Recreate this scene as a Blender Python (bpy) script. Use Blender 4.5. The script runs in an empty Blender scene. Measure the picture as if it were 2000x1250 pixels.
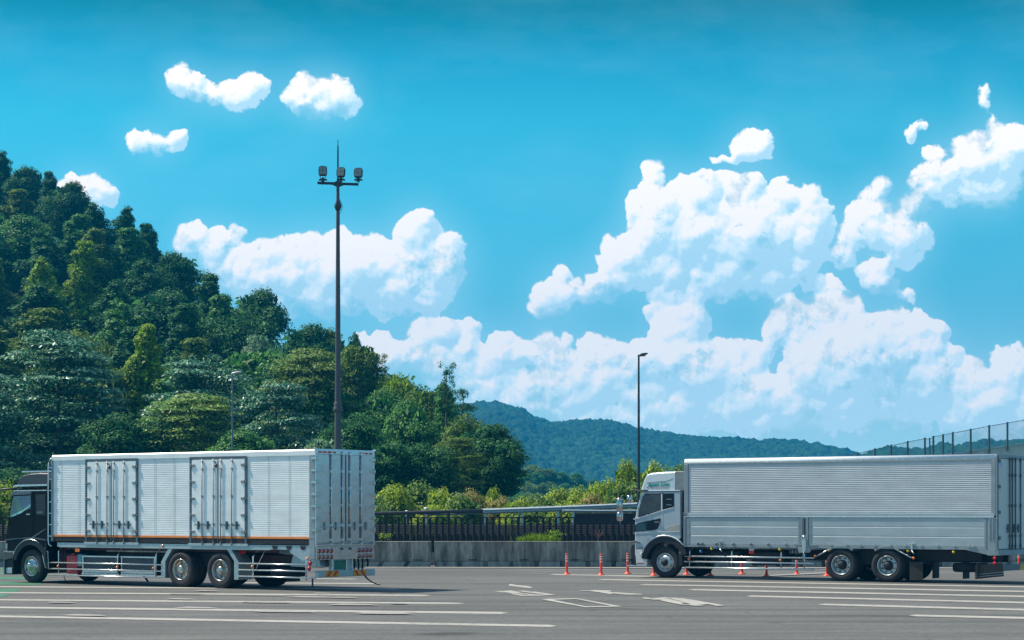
import bpy, bmesh, math, random
import numpy as np
from math import sin, cos, tan, pi, radians, sqrt, atan2
from mathutils import Vector, Matrix

sc = bpy.context.scene
# ------------------------------------------------------------------ camera
CAM_H = 2.11
cam_d = bpy.data.cameras.new('camera')
cam = bpy.data.objects.new('camera', cam_d); sc.collection.objects.link(cam)
cam.location = (0, 0, CAM_H); cam.rotation_euler = (radians(90), 0, 0)
cam_d.sensor_width = 36.0; cam_d.lens = 72.0
cam_d.shift_y = 0.1875
cam_d.clip_start = 0.5; cam_d.clip_end = 30000
sc.camera = cam
# ------------------------------------------------------------------ light
SUN_TRAVEL = Vector((2.65, -1.1, -3.8)).normalized()
to_sun = -SUN_TRAVEL
sun_d = bpy.data.lights.new('sun', 'SUN'); sun_d.energy = 4.9; sun_d.angle = radians(0.5); sun_d.color = (1.0, 0.92, 0.77)
sun = bpy.data.objects.new('sun', sun_d); sc.collection.objects.link(sun)
sun.rotation_euler = SUN_TRAVEL.to_track_quat('-Z', 'Y').to_euler()
sun.location = (-40, 40, 80)
w = bpy.data.worlds.new('World'); sc.world = w; w.use_nodes = True
nt = w.node_tree; nt.nodes.clear()
sky = nt.nodes.new('ShaderNodeTexSky'); sky.sky_type = 'NISHITA'; sky.sun_disc = False
sky.sun_elevation = math.asin(to_sun.z); sky.sun_rotation = atan2(to_sun.x, to_sun.y)
sky.altitude = 50; sky.air_density = 1.0; sky.dust_density = 0.6; sky.ozone_density = 1.6
tint = nt.nodes.new('ShaderNodeMix'); tint.data_type = 'RGBA'; tint.blend_type = 'MULTIPLY'; tint.inputs[0].default_value = 1
_tc = nt.nodes.new('ShaderNodeTexCoord'); _sp = nt.nodes.new('ShaderNodeSeparateXYZ'); nt.links.new(_tc.outputs['Generated'], _sp.inputs[0])
_mr = nt.nodes.new('ShaderNodeMapRange'); _mr.inputs[1].default_value = 0.0; _mr.inputs[2].default_value = 0.5; nt.links.new(_sp.outputs[2], _mr.inputs[0])
_cr = nt.nodes.new('ShaderNodeValToRGB'); _e = _cr.color_ramp.elements
SKY_TINT = [(0.000, (0.396, 0.748, 1.100)), (0.109, (0.341, 0.660, 0.814)), (0.206, (0.198, 0.627, 0.704)), (0.263, (0.154, 0.660, 0.715)), (0.320, (0.127, 0.682, 0.715)), (0.376, (0.088, 0.682, 0.693)), (0.431, (0.044, 0.550, 0.583)), (0.480, (0.013, 0.341, 0.330)), (0.560, (0.110, 0.495, 0.440)), (.75, (.80, .90, .82)), (1.0, (.98, .98, .88))]
for _i, (_p, _c) in enumerate(SKY_TINT):
    _k = _e[0] if _i == 0 else (_e[len(_e)-1] if _i == len(SKY_TINT)-1 else _e.new(_p))
    _k.position = _p; _k.color = (*_c, 1)
nt.links.new(_mr.outputs[0], _cr.inputs[0]); nt.links.new(_cr.outputs[0], tint.inputs[7])
bg = nt.nodes.new('ShaderNodeBackground'); bg.inputs[1].default_value = 0.125
wo = nt.nodes.new('ShaderNodeOutputWorld')
nt.links.new(sky.outputs[0], tint.inputs[6]); nt.links.new(tint.outputs[2], bg.inputs[0]); nt.links.new(bg.outputs[0], wo.inputs[0])
sc.view_settings.view_transform = 'Standard'; sc.view_settings.look = 'None'
sc.view_settings.exposure = 0.62; sc.view_settings.gamma = 1.0; sc.view_settings.use_curve_mapping = False
sc.cycles.max_bounces = 6; sc.cycles.transparent_max_bounces = 12; sc.cycles.volume_bounces = 0

# ------------------------------------------------------------------ helpers
COL = sc.collection
RNG = random.Random(7)
def tag(o, label=None, cat=None, group=None, kind=None):
    if label: o['label'] = label
    if cat: o['category'] = cat
    if group: o['group'] = group
    if kind: o['kind'] = kind
    return o
def empty(name, loc=(0, 0, 0), rz=0.0):
    o = bpy.data.objects.new(name, None); COL.objects.link(o)
    o.location = loc; o.rotation_euler = (0, 0, rz); o.empty_display_size = 0.3
    return o
def copy_tree(o, parent=None):
    c = o.copy(); COL.objects.link(c); c.parent = parent
    for ch in list(o.children): copy_tree(ch, c)
    return c
def px_ground(px, py, z=0.0):
    Y = 4000.0 * (CAM_H - z) / (py - 1000.0)
    return ((px - 1000) * Y / 4000.0, Y, z)
def at(px, py, Y):
    return Vector(((px - 1000) * Y / 4000.0, Y, CAM_H + (1000 - py) * Y / 4000.0))

class MB:
    """collects simple shapes; build() links them as ONE mesh object"""
    def __init__(s): s.v = []; s.f = []; s.m = []; s.cm = 0; s.sm = []; s.cs = False
    def mat(s, i, smooth=False): s.cm = i; s.cs = smooth; return s
    def add(s, vs, fs):
        b = len(s.v); s.v += [tuple(p) for p in vs]
        for f in fs: s.f.append([b + i for i in f]); s.m.append(s.cm); s.sm.append(s.cs)
        return s
    def box(s, x0, x1, y0, y1, z0, z1):
        return s.add([(x0,y0,z0),(x1,y0,z0),(x1,y1,z0),(x0,y1,z0),(x0,y0,z1),(x1,y0,z1),(x1,y1,z1),(x0,y1,z1)],
                     [(0,3,2,1),(4,5,6,7),(0,1,5,4),(1,2,6,5),(2,3,7,6),(3,0,4,7)])
    def prism(s, pts, y0, y1, ax='y'):
        """polygon of (a,b) extruded along ax; for 'y' (a,b)=(x,z), for 'x' (y,z), for 'z' (x,y)"""
        n = len(pts)
        def P(a, b, t):
            return (a, t, b) if ax == 'y' else ((t, a, b) if ax == 'x' else (a, b, t))
        vs = [P(a, b, y0) for a, b in pts] + [P(a, b, y1) for a, b in pts]
        ar = sum(pts[i][0]*pts[(i+1) % n][1] - pts[(i+1) % n][0]*pts[i][1] for i in range(n))
        fs = [list(range(n)), list(range(2*n-1, n-1, -1))] + [(i, n+i, n+(i+1) % n, (i+1) % n) for i in range(n)]
        flip = (ar < 0) if ax in 'y' else (ar > 0)
        if flip: fs = [list(reversed(f)) for f in fs]
        return s.add(vs, fs)
    def loft(s, rings, close=True):
        n = len(rings[0]); vs = [p for r in rings for p in r]; fs = []
        for k in range(len(rings)-1):
            for i in range(n if close else n-1):
                j = (i+1) % n
                fs.append((k*n+i, k*n+j, (k+1)*n+j, (k+1)*n+i))
        if close:
            fs.append(list(reversed(range(n)))); fs.append([(len(rings)-1)*n+i for i in range(n)])
        return s.add(vs, fs)
    def tube(s, pts, r, n=8, cap=True, r1=None):
        pts = [Vector(p) for p in pts]; rings = []
        for k, p in enumerate(pts):
            d = (pts[min(k+1, len(pts)-1)] - pts[max(k-1, 0)]).normalized()
            a = Vector((0,0,1)) if abs(d.z) < .9 else Vector((1,0,0))
            u = d.cross(a).normalized(); w_ = d.cross(u)
            t = k/(len(pts)-1); rr = r if r1 is None else r*(1-t)+r1*t
            rings.append([p + u*(rr*cos(2*pi*i/n)) + w_*(rr*sin(2*pi*i/n)) for i in range(n)])
        vs = [q for r_ in rings for q in r_]; fs = []
        for k in range(len(rings)-1):
            for i in range(n):
                j = (i+1) % n; fs.append((k*n+i, k*n+j, (k+1)*n+j, (k+1)*n+i))
        if cap: fs.append(list(reversed(range(n)))); fs.append([(len(rings)-1)*n+i for i in range(n)])
        return s.add(vs, fs)
    def lathe(s, prof, c, ax='y', n=32, caps=False):
        """prof: list of (r, t); axis through c"""
        vs = []
        for r, t in prof:
            for i in range(n):
                a = 2*pi*i/n; A, B = r*cos(a), r*sin(a)
                vs.append((c[0]+A, c[1]+t, c[2]+B) if ax == 'y' else ((c[0]+A, c[1]+B, c[2]+t) if ax == 'z' else (c[0]+t, c[1]+A, c[2]+B)))
        fs = []
        for k in range(len(prof)-1):
            for i in range(n):
                j = (i+1) % n; fs.append((k*n+i, k*n+j, (k+1)*n+j, (k+1)*n+i))
        if caps: fs.append(list(range(n))); fs.append([(len(prof)-1)*n+n-1-i for i in range(n)])
        return s.add(vs, fs)
    def build(s, name, mats, parent=None, bevel=0.0, fix=True, seg=2):
        me = bpy.data.meshes.new(name); me.from_pydata(s.v, [], s.f)
        if not isinstance(mats, (list, tuple)): mats = [mats]
        for m in mats: me.materials.append(m)
        me.polygons.foreach_set('material_index', s.m); me.polygons.foreach_set('use_smooth', s.sm)
        if fix:
            bm = bmesh.new(); bm.from_mesh(me); bmesh.ops.recalc_face_normals(bm, faces=bm.faces[:]); bm.to_mesh(me); bm.free()
        me.update()
        o = bpy.data.objects.new(name, me); COL.objects.link(o)
        if parent: o.parent = parent
        if bevel:
            b = o.modifiers.new('bevel', 'BEVEL'); b.width = bevel; b.segments = seg; b.limit_method = 'ANGLE'; b.angle_limit = radians(40)
        return o

def new_mat(name):
    m = bpy.data.materials.new(name); m.use_nodes = True
    t = m.node_tree; p = t.nodes['Principled BSDF']
    return m, t, p
def N(t, typ, **kw):
    n = t.nodes.new(typ)
    for k, v in kw.items(): setattr(n, k, v)
    return n
def noise_node(t, scale, detail=4, rough=.55, coord='Object', stretch=None):
    tc = N(t, 'ShaderNodeTexCoord'); n = N(t, 'ShaderNodeTexNoise')
    n.inputs['Scale'].default_value = scale; n.inputs['Detail'].default_value = detail; n.inputs['Roughness'].default_value = rough
    if stretch:
        mp = N(t, 'ShaderNodeMapping'); mp.inputs['Scale'].default_value = stretch
        t.links.new(tc.outputs[coord], mp.inputs[0]); t.links.new(mp.outputs[0], n.inputs['Vector'])
    else: t.links.new(tc.outputs[coord], n.inputs['Vector'])
    return n
def ramp(t, fac, stops):
    r = N(t, 'ShaderNodeValToRGB'); e = r.color_ramp.elements
    e[0].position, e[0].color = stops[0][0], (*stops[0][1], 1)
    e[1].position, e[1].color = stops[-1][0], (*stops[-1][1], 1)
    for p_, c_ in stops[1:-1]: k = e.new(p_); k.color = (*c_, 1)
    t.links.new(fac, r.inputs[0]); return r
def simple(name, col, rough=.5, metal=0.0, var=.12, scale=6.0, bump=0.0, bscale=40.0, stretch=None, spec=None, coat=0.0):
    m, t, p = new_mat(name)
    n = noise_node(t, scale, 5, .6, stretch=stretch)
    lo = tuple(c*(1-var) for c in col); hi = tuple(min(1, c*(1+var)) for c in col)
    r = ramp(t, n.outputs[0], [(.3, lo), (.7, hi)]); t.links.new(r.outputs[0], p.inputs['Base Color'])
    rr = N(t, 'ShaderNodeMapRange'); rr.inputs[3].default_value = max(0.03, rough-.07); rr.inputs[4].default_value = min(1, rough+.1)
    t.links.new(n.outputs[0], rr.inputs[0]); t.links.new(rr.outputs[0], p.inputs['Roughness'])
    p.inputs['Metallic'].default_value = metal
    if spec is not None: p.inputs['Specular IOR Level'].default_value = spec
    if coat: p.inputs['Coat Weight'].default_value = coat; p.inputs['Coat Roughness'].default_value = .05
    if bump:
        n2 = noise_node(t, bscale, 3, .5); b = N(t, 'ShaderNodeBump'); b.inputs['Strength'].default_value = bump; b.inputs['Distance'].default_value = .01
        t.links.new(n2.outputs[0], b.inputs['Height']); t.links.new(b.outputs[0], p.inputs['Normal'])
    return m

def np_mesh(name, co, quads, mat, smooth=False):
    me = bpy.data.meshes.new(name); co = np.ascontiguousarray(co, dtype=np.float32); quads = np.ascontiguousarray(quads, dtype=np.int32)
    nf, k = quads.shape
    me.vertices.add(len(co)); me.vertices.foreach_set('co', co.ravel())
    me.loops.add(nf*k); me.loops.foreach_set('vertex_index', quads.ravel())
    me.polygons.add(nf); me.polygons.foreach_set('loop_start', np.arange(0, nf*k, k, dtype=np.int32))
    if smooth: me.polygons.foreach_set('use_smooth', np.ones(nf, bool))
    me.materials.append(mat); me.update(); me.validate()
    return me
# ------------------------------------------------------------------ cloud layer of the sky: a far curved backdrop, clear between the clouds
BLOBS = [(360,158,40,24),(382,178,24,18),(455,186,62,24),(490,168,38,20),(618,202,84,28),(615,175,52,26),(590,150,14,12),(655,190,36,30),
(300,284,62,14),(275,272,28,14),(345,272,22,14),(150,368,32,28),(192,388,38,26),
(395,480,50,36),(452,470,24,28),(470,530,90,40),(575,478,28,28),(560,520,60,50),(630,500,58,42),(710,520,70,42),(800,485,62,54),(815,450,44,24),(850,520,56,56),(690,580,110,38),(820,575,80,44),
(860,655,66,36),(845,632,36,18),(905,650,34,26),(738,670,40,20),(770,705,80,32),(860,710,90,40),
(1085,565,46,40),(1070,598,48,26),(1165,560,40,30),(1200,505,36,40),(1235,530,50,50),(1270,345,26,30),(1262,400,30,46),(1290,440,56,60),
(1380,405,80,52),(1335,372,26,24),(1400,362,30,22),(1470,375,60,38),(1545,405,66,42),(1585,435,42,40),(1440,470,140,56),(1400,560,86,28),(1335,575,60,26),
(1560,535,42,32),(1578,512,32,22),(1525,578,42,12),(1462,290,40,28),(1486,275,24,16),(1415,314,32,8),
(1710,538,40,30),(1765,577,26,12),(1735,435,66,34),(1725,374,26,22),(1775,470,40,34),(1660,465,22,26),
(1860,350,74,30),(1940,325,70,44),(1935,375,52,36),(1990,290,36,44),(1782,262,12,22),(1800,247,20,7),(1922,190,10,26),(1938,236,7,18),
(1000,690,56,40),(1085,678,46,26),(1115,705,110,34),(985,740,100,40),(1298,618,38,24),(1322,662,48,44),(1210,708,60,34),(1285,725,80,46),(1190,770,120,30),
(1425,690,48,36),(1470,705,32,46),(1440,770,90,50),(1555,645,48,44),(1650,638,90,36),(1760,650,80,40),(1815,655,44,44),(1600,720,110,60),(1750,735,130,60),(1570,790,120,36),
(1935,735,70,40),(1985,715,40,34),(1850,790,90,36),(1985,790,70,34),(1700,815,130,24),(1050,790,120,34),(1180,820,110,24),(1400,820,160,22),(1900,838,120,24),(960,770,60,22),(1300,790,90,30),(1345,640,40,40),(1500,755,60,40),(1870,720,50,40),(1480,520,120,40),(1620,560,60,20),(660,540,90,50),(600,590,80,26),(500,560,60,30),(960,700,60,30),(1150,680,40,24),(1500,800,110,40),(1820,700,60,50),(1700,690,80,50),(1640,770,100,40),(1690,430,40,22),(1690,395,24,16),(1830,300,24,12),(1900,285,34,22),(1955,255,24,16),(1800,345,30,20),(1770,500,30,24),(1640,500,26,22),(1400,455,150,66),(1330,520,80,40),(1560,470,60,56),(1440,548,130,30),(700,525,140,50),(800,560,90,40),(570,545,100,30),(1650,700,160,70),(1830,750,110,50),(1340,725,100,60),(1950,770,80,50),(1150,765,150,44),(1450,795,140,44),(1700,790,160,46),(1950,812,120,44),(1000,792,90,30),(1250,835,180,18),(1560,840,160,18),(1640,640,120,44),(1760,690,120,50),(1740,450,44,34),(1800,400,36,24),(1690,460,36,26),(1860,380,50,24)]
def lattice_noise(x, y, seed, octaves, rough=.5):
    """smooth value noise on numpy arrays, about -1..1"""
    out = np.zeros_like(x); amp = 1.0; tot = 0.0
    for o_ in range(octaves):
        r = np.random.RandomState(seed+o_); G = r.rand(256, 256)*2-1
        xi = np.floor(x).astype(int); yi = np.floor(y).astype(int); fx = x-xi; fy = y-yi
        fx = fx*fx*(3-2*fx); fy = fy*fy*(3-2*fy)
        a = G[yi % 256, xi % 256]; b = G[yi % 256, (xi+1) % 256]; c = G[(yi+1) % 256, xi % 256]; d = G[(yi+1) % 256, (xi+1) % 256]
        out += amp*((a*(1-fx)+b*fx)*(1-fy)+(c*(1-fx)+d*fx)*fy); tot += amp
        amp *= rough; x = x*2.03+11.7; y = y*2.03+5.3
    return out/tot
N_SOFT = 13
def cloud_maps(PXg, PYg):
    """billowing cloud heads built from nested puffs: height of the cloud towards us and how far inside its outline"""
    x0, y0 = PXg[0, 0], PYg[0, 0]; dx = PXg[0, 1]-x0; dy = PYg[1, 0]-y0; ny, nx = PXg.shape
    H = np.full(PXg.shape, -99.0, np.float32); T = np.full(PXg.shape, -9.0, np.float32); rs = np.random.RandomState(12)
    def stamp(cx, cy, cz, r, soft):
        i0 = max(0, int((cx-r-x0)/dx)); i1 = min(nx, int((cx+r-x0)/dx)+2); j0 = max(0, int(min((cy-r-y0)/dy, (cy+r-y0)/dy))); j1 = min(ny, int(max((cy-r-y0)/dy, (cy+r-y0)/dy))+2)
        if i1 <= i0 or j1 <= j0: return
        X = PXg[j0:j1, i0:i1]-cx; Y = PYg[j0:j1, i0:i1]-cy; d2 = X*X+Y*Y; ins = d2 < r*r
        h = np.where(ins, cz+np.sqrt(np.maximum(r*r-d2, 0)), -99); H[j0:j1, i0:i1] = np.maximum(H[j0:j1, i0:i1], h)
        T[j0:j1, i0:i1] = np.maximum(T[j0:j1, i0:i1], (r-np.sqrt(d2))*soft)
    def sub(cx, cy, cz, r, n, lo, hi, lvl, soft):
        for _ in range(n):
            d = rs.normal(size=3); d /= np.linalg.norm(d); d[2] = abs(d[2])*.8; 
            if rs.rand() < .6: d[1] = -abs(d[1])
            rr = r*rs.uniform(lo, hi); a, b_, c = cx+d[0]*r*.82, cy+d[1]*r*.82, cz+d[2]*r*.8
            stamp(a, b_, c, rr, soft)
            if lvl > 0 and rr > 3.5: sub(a, b_, c, rr, 6, .32, .55, lvl-1, soft)
    for k, (cx, cy, rx, ry) in enumerate(BLOBS):
        rx *= 1.12; ry *= 1.12; soft = .55 if k < N_SOFT else 1.0; r0 = min(rx, ry); n = int(3+1.5*rx*ry/(.5*r0)**2)
        for q in range(n):
            a = rs.uniform(0, 2*pi); f = sqrt(rs.rand())*.80; r1 = r0*rs.uniform(.38, .66); px_, py_ = cx+cos(a)*f*(rx-r1*.25), cy+sin(a)*f*(ry-r1*.3)
            cz = r0*rs.uniform(-.1, .5)*(1-f*f); stamp(px_, py_, cz, r1, soft); sub(px_, py_, cz, r1, 8, .30, .52, 2 if r1 > 14 else 1, soft)
    return H, T
def blur(A, n, it=2):
    for _ in range(it):
        for ax in (0, 1):
            c = np.cumsum(np.concatenate([np.repeat(np.take(A, [0], ax), n+1, ax), A, np.repeat(np.take(A, [-1], ax), n, ax)], ax), ax)
            L_ = A.shape[ax]; A = (np.take(c, range(2*n+1, 2*n+1+L_), ax)-np.take(c, range(0, L_), ax))/(2*n+1)
    return A
def build_sky():
    m, t, p = new_mat('sky_clouds'); t.nodes.remove(p); L = t.links.new
    def MM(op, a, b=None, c=None, clamp=False):
        n = N(t, 'ShaderNodeMath', operation=op, use_clamp=clamp)
        for i, x in enumerate((a, b, c)):
            if x is None: continue
            if isinstance(x, (int, float)): n.inputs[i].default_value = x
            else: L(x, n.inputs[i])
        return n.outputs[0]
    SUNOFF = (-.006, .012)
    tc = N(t, 'ShaderNodeTexCoord'); sp = N(t, 'ShaderNodeSeparateXYZ'); L(tc.outputs['Object'], sp.inputs[0])
    U = MM('MULTIPLY', MM('DIVIDE', sp.outputs[0], sp.outputs[1]), 4.0); V = MM('MULTIPLY', MM('DIVIDE', sp.outputs[2], sp.outputs[1]), 4.0)
    cb = N(t, 'ShaderNodeCombineXYZ'); L(U, cb.inputs[0]); L(V, cb.inputs[1])
    of = N(t, 'ShaderNodeVectorMath', operation='ADD'); L(cb.outputs[0], of.inputs[0]); of.inputs[1].default_value = (*SUNOFF, 0)
    AT = lambda nm: N(t, 'ShaderNodeAttribute', attribute_name=nm).outputs['Fac']
    fb = N(t, 'ShaderNodeTexNoise', noise_dimensions='2D'); fb.inputs['Scale'].default_value = 30; fb.inputs['Detail'].default_value = 6; fb.inputs['Roughness'].default_value = .66; L(cb.outputs[0], fb.inputs['Vector'])
    fb2 = N(t, 'ShaderNodeTexNoise', noise_dimensions='2D'); fb2.inputs['Scale'].default_value = 30; fb2.inputs['Detail'].default_value = 6; fb2.inputs['Roughness'].default_value = .66; L(of.outputs[0], fb2.inputs['Vector'])
    T1 = MM('MULTIPLY_ADD', MM('SUBTRACT', fb.outputs[0], .5), 30.0, AT('thickness'))
    sn = N(t, 'ShaderNodeTexNoise', noise_dimensions='2D'); sn.inputs['Scale'].default_value = 9; sn.inputs['Detail'].default_value = 2; L(cb.outputs[0], sn.inputs['Vector'])
    kk = MM('MULTIPLY_ADD', MM('SUBTRACT', sn.outputs[0], .35, clamp=True), .55, .045)
    uu = AT('cloud_under'); A = MM('MULTIPLY_ADD', T1, MM('MULTIPLY', kk, MM('MULTIPLY_ADD', uu, -.66, 1.0)), MM('MULTIPLY_ADD', uu, -.15, .40), clamp=True)
    A = MM('POWER', A, 1.15)
    lit2 = MM('MULTIPLY_ADD', MM('SUBTRACT', fb.outputs[0], fb2.outputs[0]), 1.3, AT('cloud_light'), clamp=True)
    cr = N(t, 'ShaderNodeValToRGB'); e = cr.color_ramp.elements
    e[0].position = 0.0; e[0].color = (.46, .72, .85, 1); e[1].position = .95; e[1].color = (1.06, .99, .93, 1)
    k = e.new(.35); k.color = (.66, .85, .92, 1); k = e.new(.62); k.color = (.80, .90, .95, 1)
    L(lit2, cr.inputs[0])
    hz = MM('MULTIPLY_ADD', V, -2.4, 1.05, clamp=True)
    hc = N(t, 'ShaderNodeMix', data_type='RGBA'); L(MM('MULTIPLY', hz, .28), hc.inputs[0]); L(cr.outputs[0], hc.inputs[6]); hc.inputs[7].default_value = (.74, .88, .93, 1)
    em = N(t, 'ShaderNodeEmission'); em.inputs[1].default_value = .85
    vn = N(t, 'ShaderNodeTexNoise', noise_dimensions='2D'); vn.inputs['Scale'].default_value = 2.2; vn.inputs['Detail'].default_value = 5; vn.inputs['Roughness'].default_value = .6
    mp = N(t, 'ShaderNodeMapping'); mp.inputs['Scale'].default_value = (1, 2.6, 1); mp.inputs['Rotation'].default_value = (0, 0, .35); L(cb.outputs[0], mp.inputs[0]); L(mp.outputs[0], vn.inputs['Vector'])
    veil = MM('MULTIPLY', MM('MULTIPLY_ADD', vn.outputs[0], 3.0, -1.35, clamp=True), .08)
    low = MM('MULTIPLY', MM('POWER', MM('MULTIPLY_ADD', V, -2.2, 1.05, clamp=True), 1.6), .75)
    glow = MM('MULTIPLY', AT('cloud_mist'), .42)
    al = MM('MAXIMUM', A, MM('MAXIMUM', MM('MAXIMUM', veil, glow), low))
    mistc = N(t, 'ShaderNodeMix', data_type='RGBA'); L(MM('MULTIPLY', A, 1.6, clamp=True), mistc.inputs[0]); mistc.inputs[6].default_value = (.50, .80, .93, 1); L(hc.outputs[2], mistc.inputs[7]); L(mistc.outputs[2], em.inputs[0])
    tr = N(t, 'ShaderNodeBsdfTransparent'); mx = N(t, 'ShaderNodeMixShader'); L(al, mx.inputs[0]); L(tr.outputs[0], mx.inputs[1]); L(em.outputs[0], mx.inputs[2])
    L(mx.outputs[0], t.nodes['Material Output'].inputs[0])
    m.cycles.emission_sampling = 'NONE'
    R = 9000.0; n = 1500; rows = 520
    ta = np.linspace(-.42, .42, n+1); tz = np.linspace(-.01, .30, rows+1)
    TA, TZ = np.meshgrid(ta, tz)
    cy_ = 1/np.sqrt(1+TA**2)
    co = np.stack([R*TA*cy_, R*cy_, R*TZ*cy_], -1).reshape(-1, 3)
    idx = np.arange((n+1)*(rows+1)).reshape(rows+1, n+1)
    q = np.stack([idx[:-1, :-1], idx[:-1, 1:], idx[1:, 1:], idx[1:, :-1]], -1).reshape(-1, 4)
    me = np_mesh('sky', co, q, m)
    PXg = 1000+4000*TA; PYg = 1000-4000*TZ
    wx = 9*lattice_noise(PXg/70, PYg/70, 3, 3)+4.5*lattice_noise(PXg/14, PYg/14, 8, 4); wy = 7*lattice_noise(PXg/70+40, PYg/70, 5, 3)+4.5*lattice_noise(PXg/14+9, PYg/14, 6, 4)
    H, T = cloud_maps(PXg, PYg)
    def sample(A):   # ragged the round puffs with a gentle warp
        ii = np.clip((PXg+wx-PXg[0, 0])/(PXg[0, 1]-PXg[0, 0]), 0, A.shape[1]-1.001); jj = np.clip((PYg+wy-PYg[0, 0])/(PYg[1, 0]-PYg[0, 0]), 0, A.shape[0]-1.001)
        i0 = ii.astype(int); j0 = jj.astype(int); fx = ii-i0; fy = jj-j0
        return (A[j0, i0]*(1-fx)+A[j0, i0+1]*fx)*(1-fy)+(A[j0+1, i0]*(1-fx)+A[j0+1, i0+1]*fx)*fy
    Ms = (T > 0).astype(np.float32); softm = blur(((T > 0) & ((PYg < 300) | ((PXg > 1640) & (PYg < 500)))).astype(np.float32), 8, 1)
    T = 17*(blur(Ms, 1, 2)-.42); T = T*(1-.8*np.clip(softm*2, 0, 1)) + .8*np.clip(softm*2, 0, 1)*13*(blur(Ms, 3, 2)-.30)
    T = T - 16*(1-np.clip(blur(Ms, 3, 2)*5, 0, 1))
    Hc = np.maximum(H, -12); sx = PXg[0, 1]-PXg[0, 0]; sy = PYg[1, 0]-PYg[0, 0]
    def lam(Z, g):
        gx = np.gradient(Z, axis=1)/sx*g; gy = np.gradient(Z, axis=0)/sy*g; nn = np.sqrt(gx**2+gy**2+1); Lx, Ly, Lz = -.42, -.70, .58
        return (-gx*Lx - gy*Ly + Lz)/nn
    l1 = lam(blur(Hc, 1, 1), .8); l2 = lam(blur(Hc, 4, 2), 1.0); l3 = lam(blur(np.maximum(H, -30), 14, 2), 1.4)
    light = .50 + .55*(l1-.5) + 1.0*(l2-.45) + .65*(l3-.45)
    body = blur((T > 0).astype(np.float32), 6, 2); under = np.zeros_like(body)
    for k_ in range(1, 7): under += np.roll(np.roll(body, int(k_*9/abs(sy)), 0) if False else np.roll(body, -int(k_*9/abs(sy)), 0), int(k_*3/sx), 1)/6
    light = light + .12 - .27*np.clip(under, 0, 1)**2.0
    for nm, arr in (('thickness', sample(T)), ('cloud_light', sample(light)), ('cloud_mist', blur(body, 16, 2)), ('cloud_under', np.clip(under, 0, 1)**3*(1-np.clip((blur(Ms, 12, 2)-.68)*4, 0, 1)))):
        a_ = me.attributes.new(nm, 'FLOAT', 'POINT'); a_.data.foreach_set('value', arr.ravel().astype(np.float32))
    o = bpy.data.objects.new('sky', me); COL.objects.link(o); tag(o, kind='structure'); o.location.z = CAM_H
build_sky()
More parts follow.
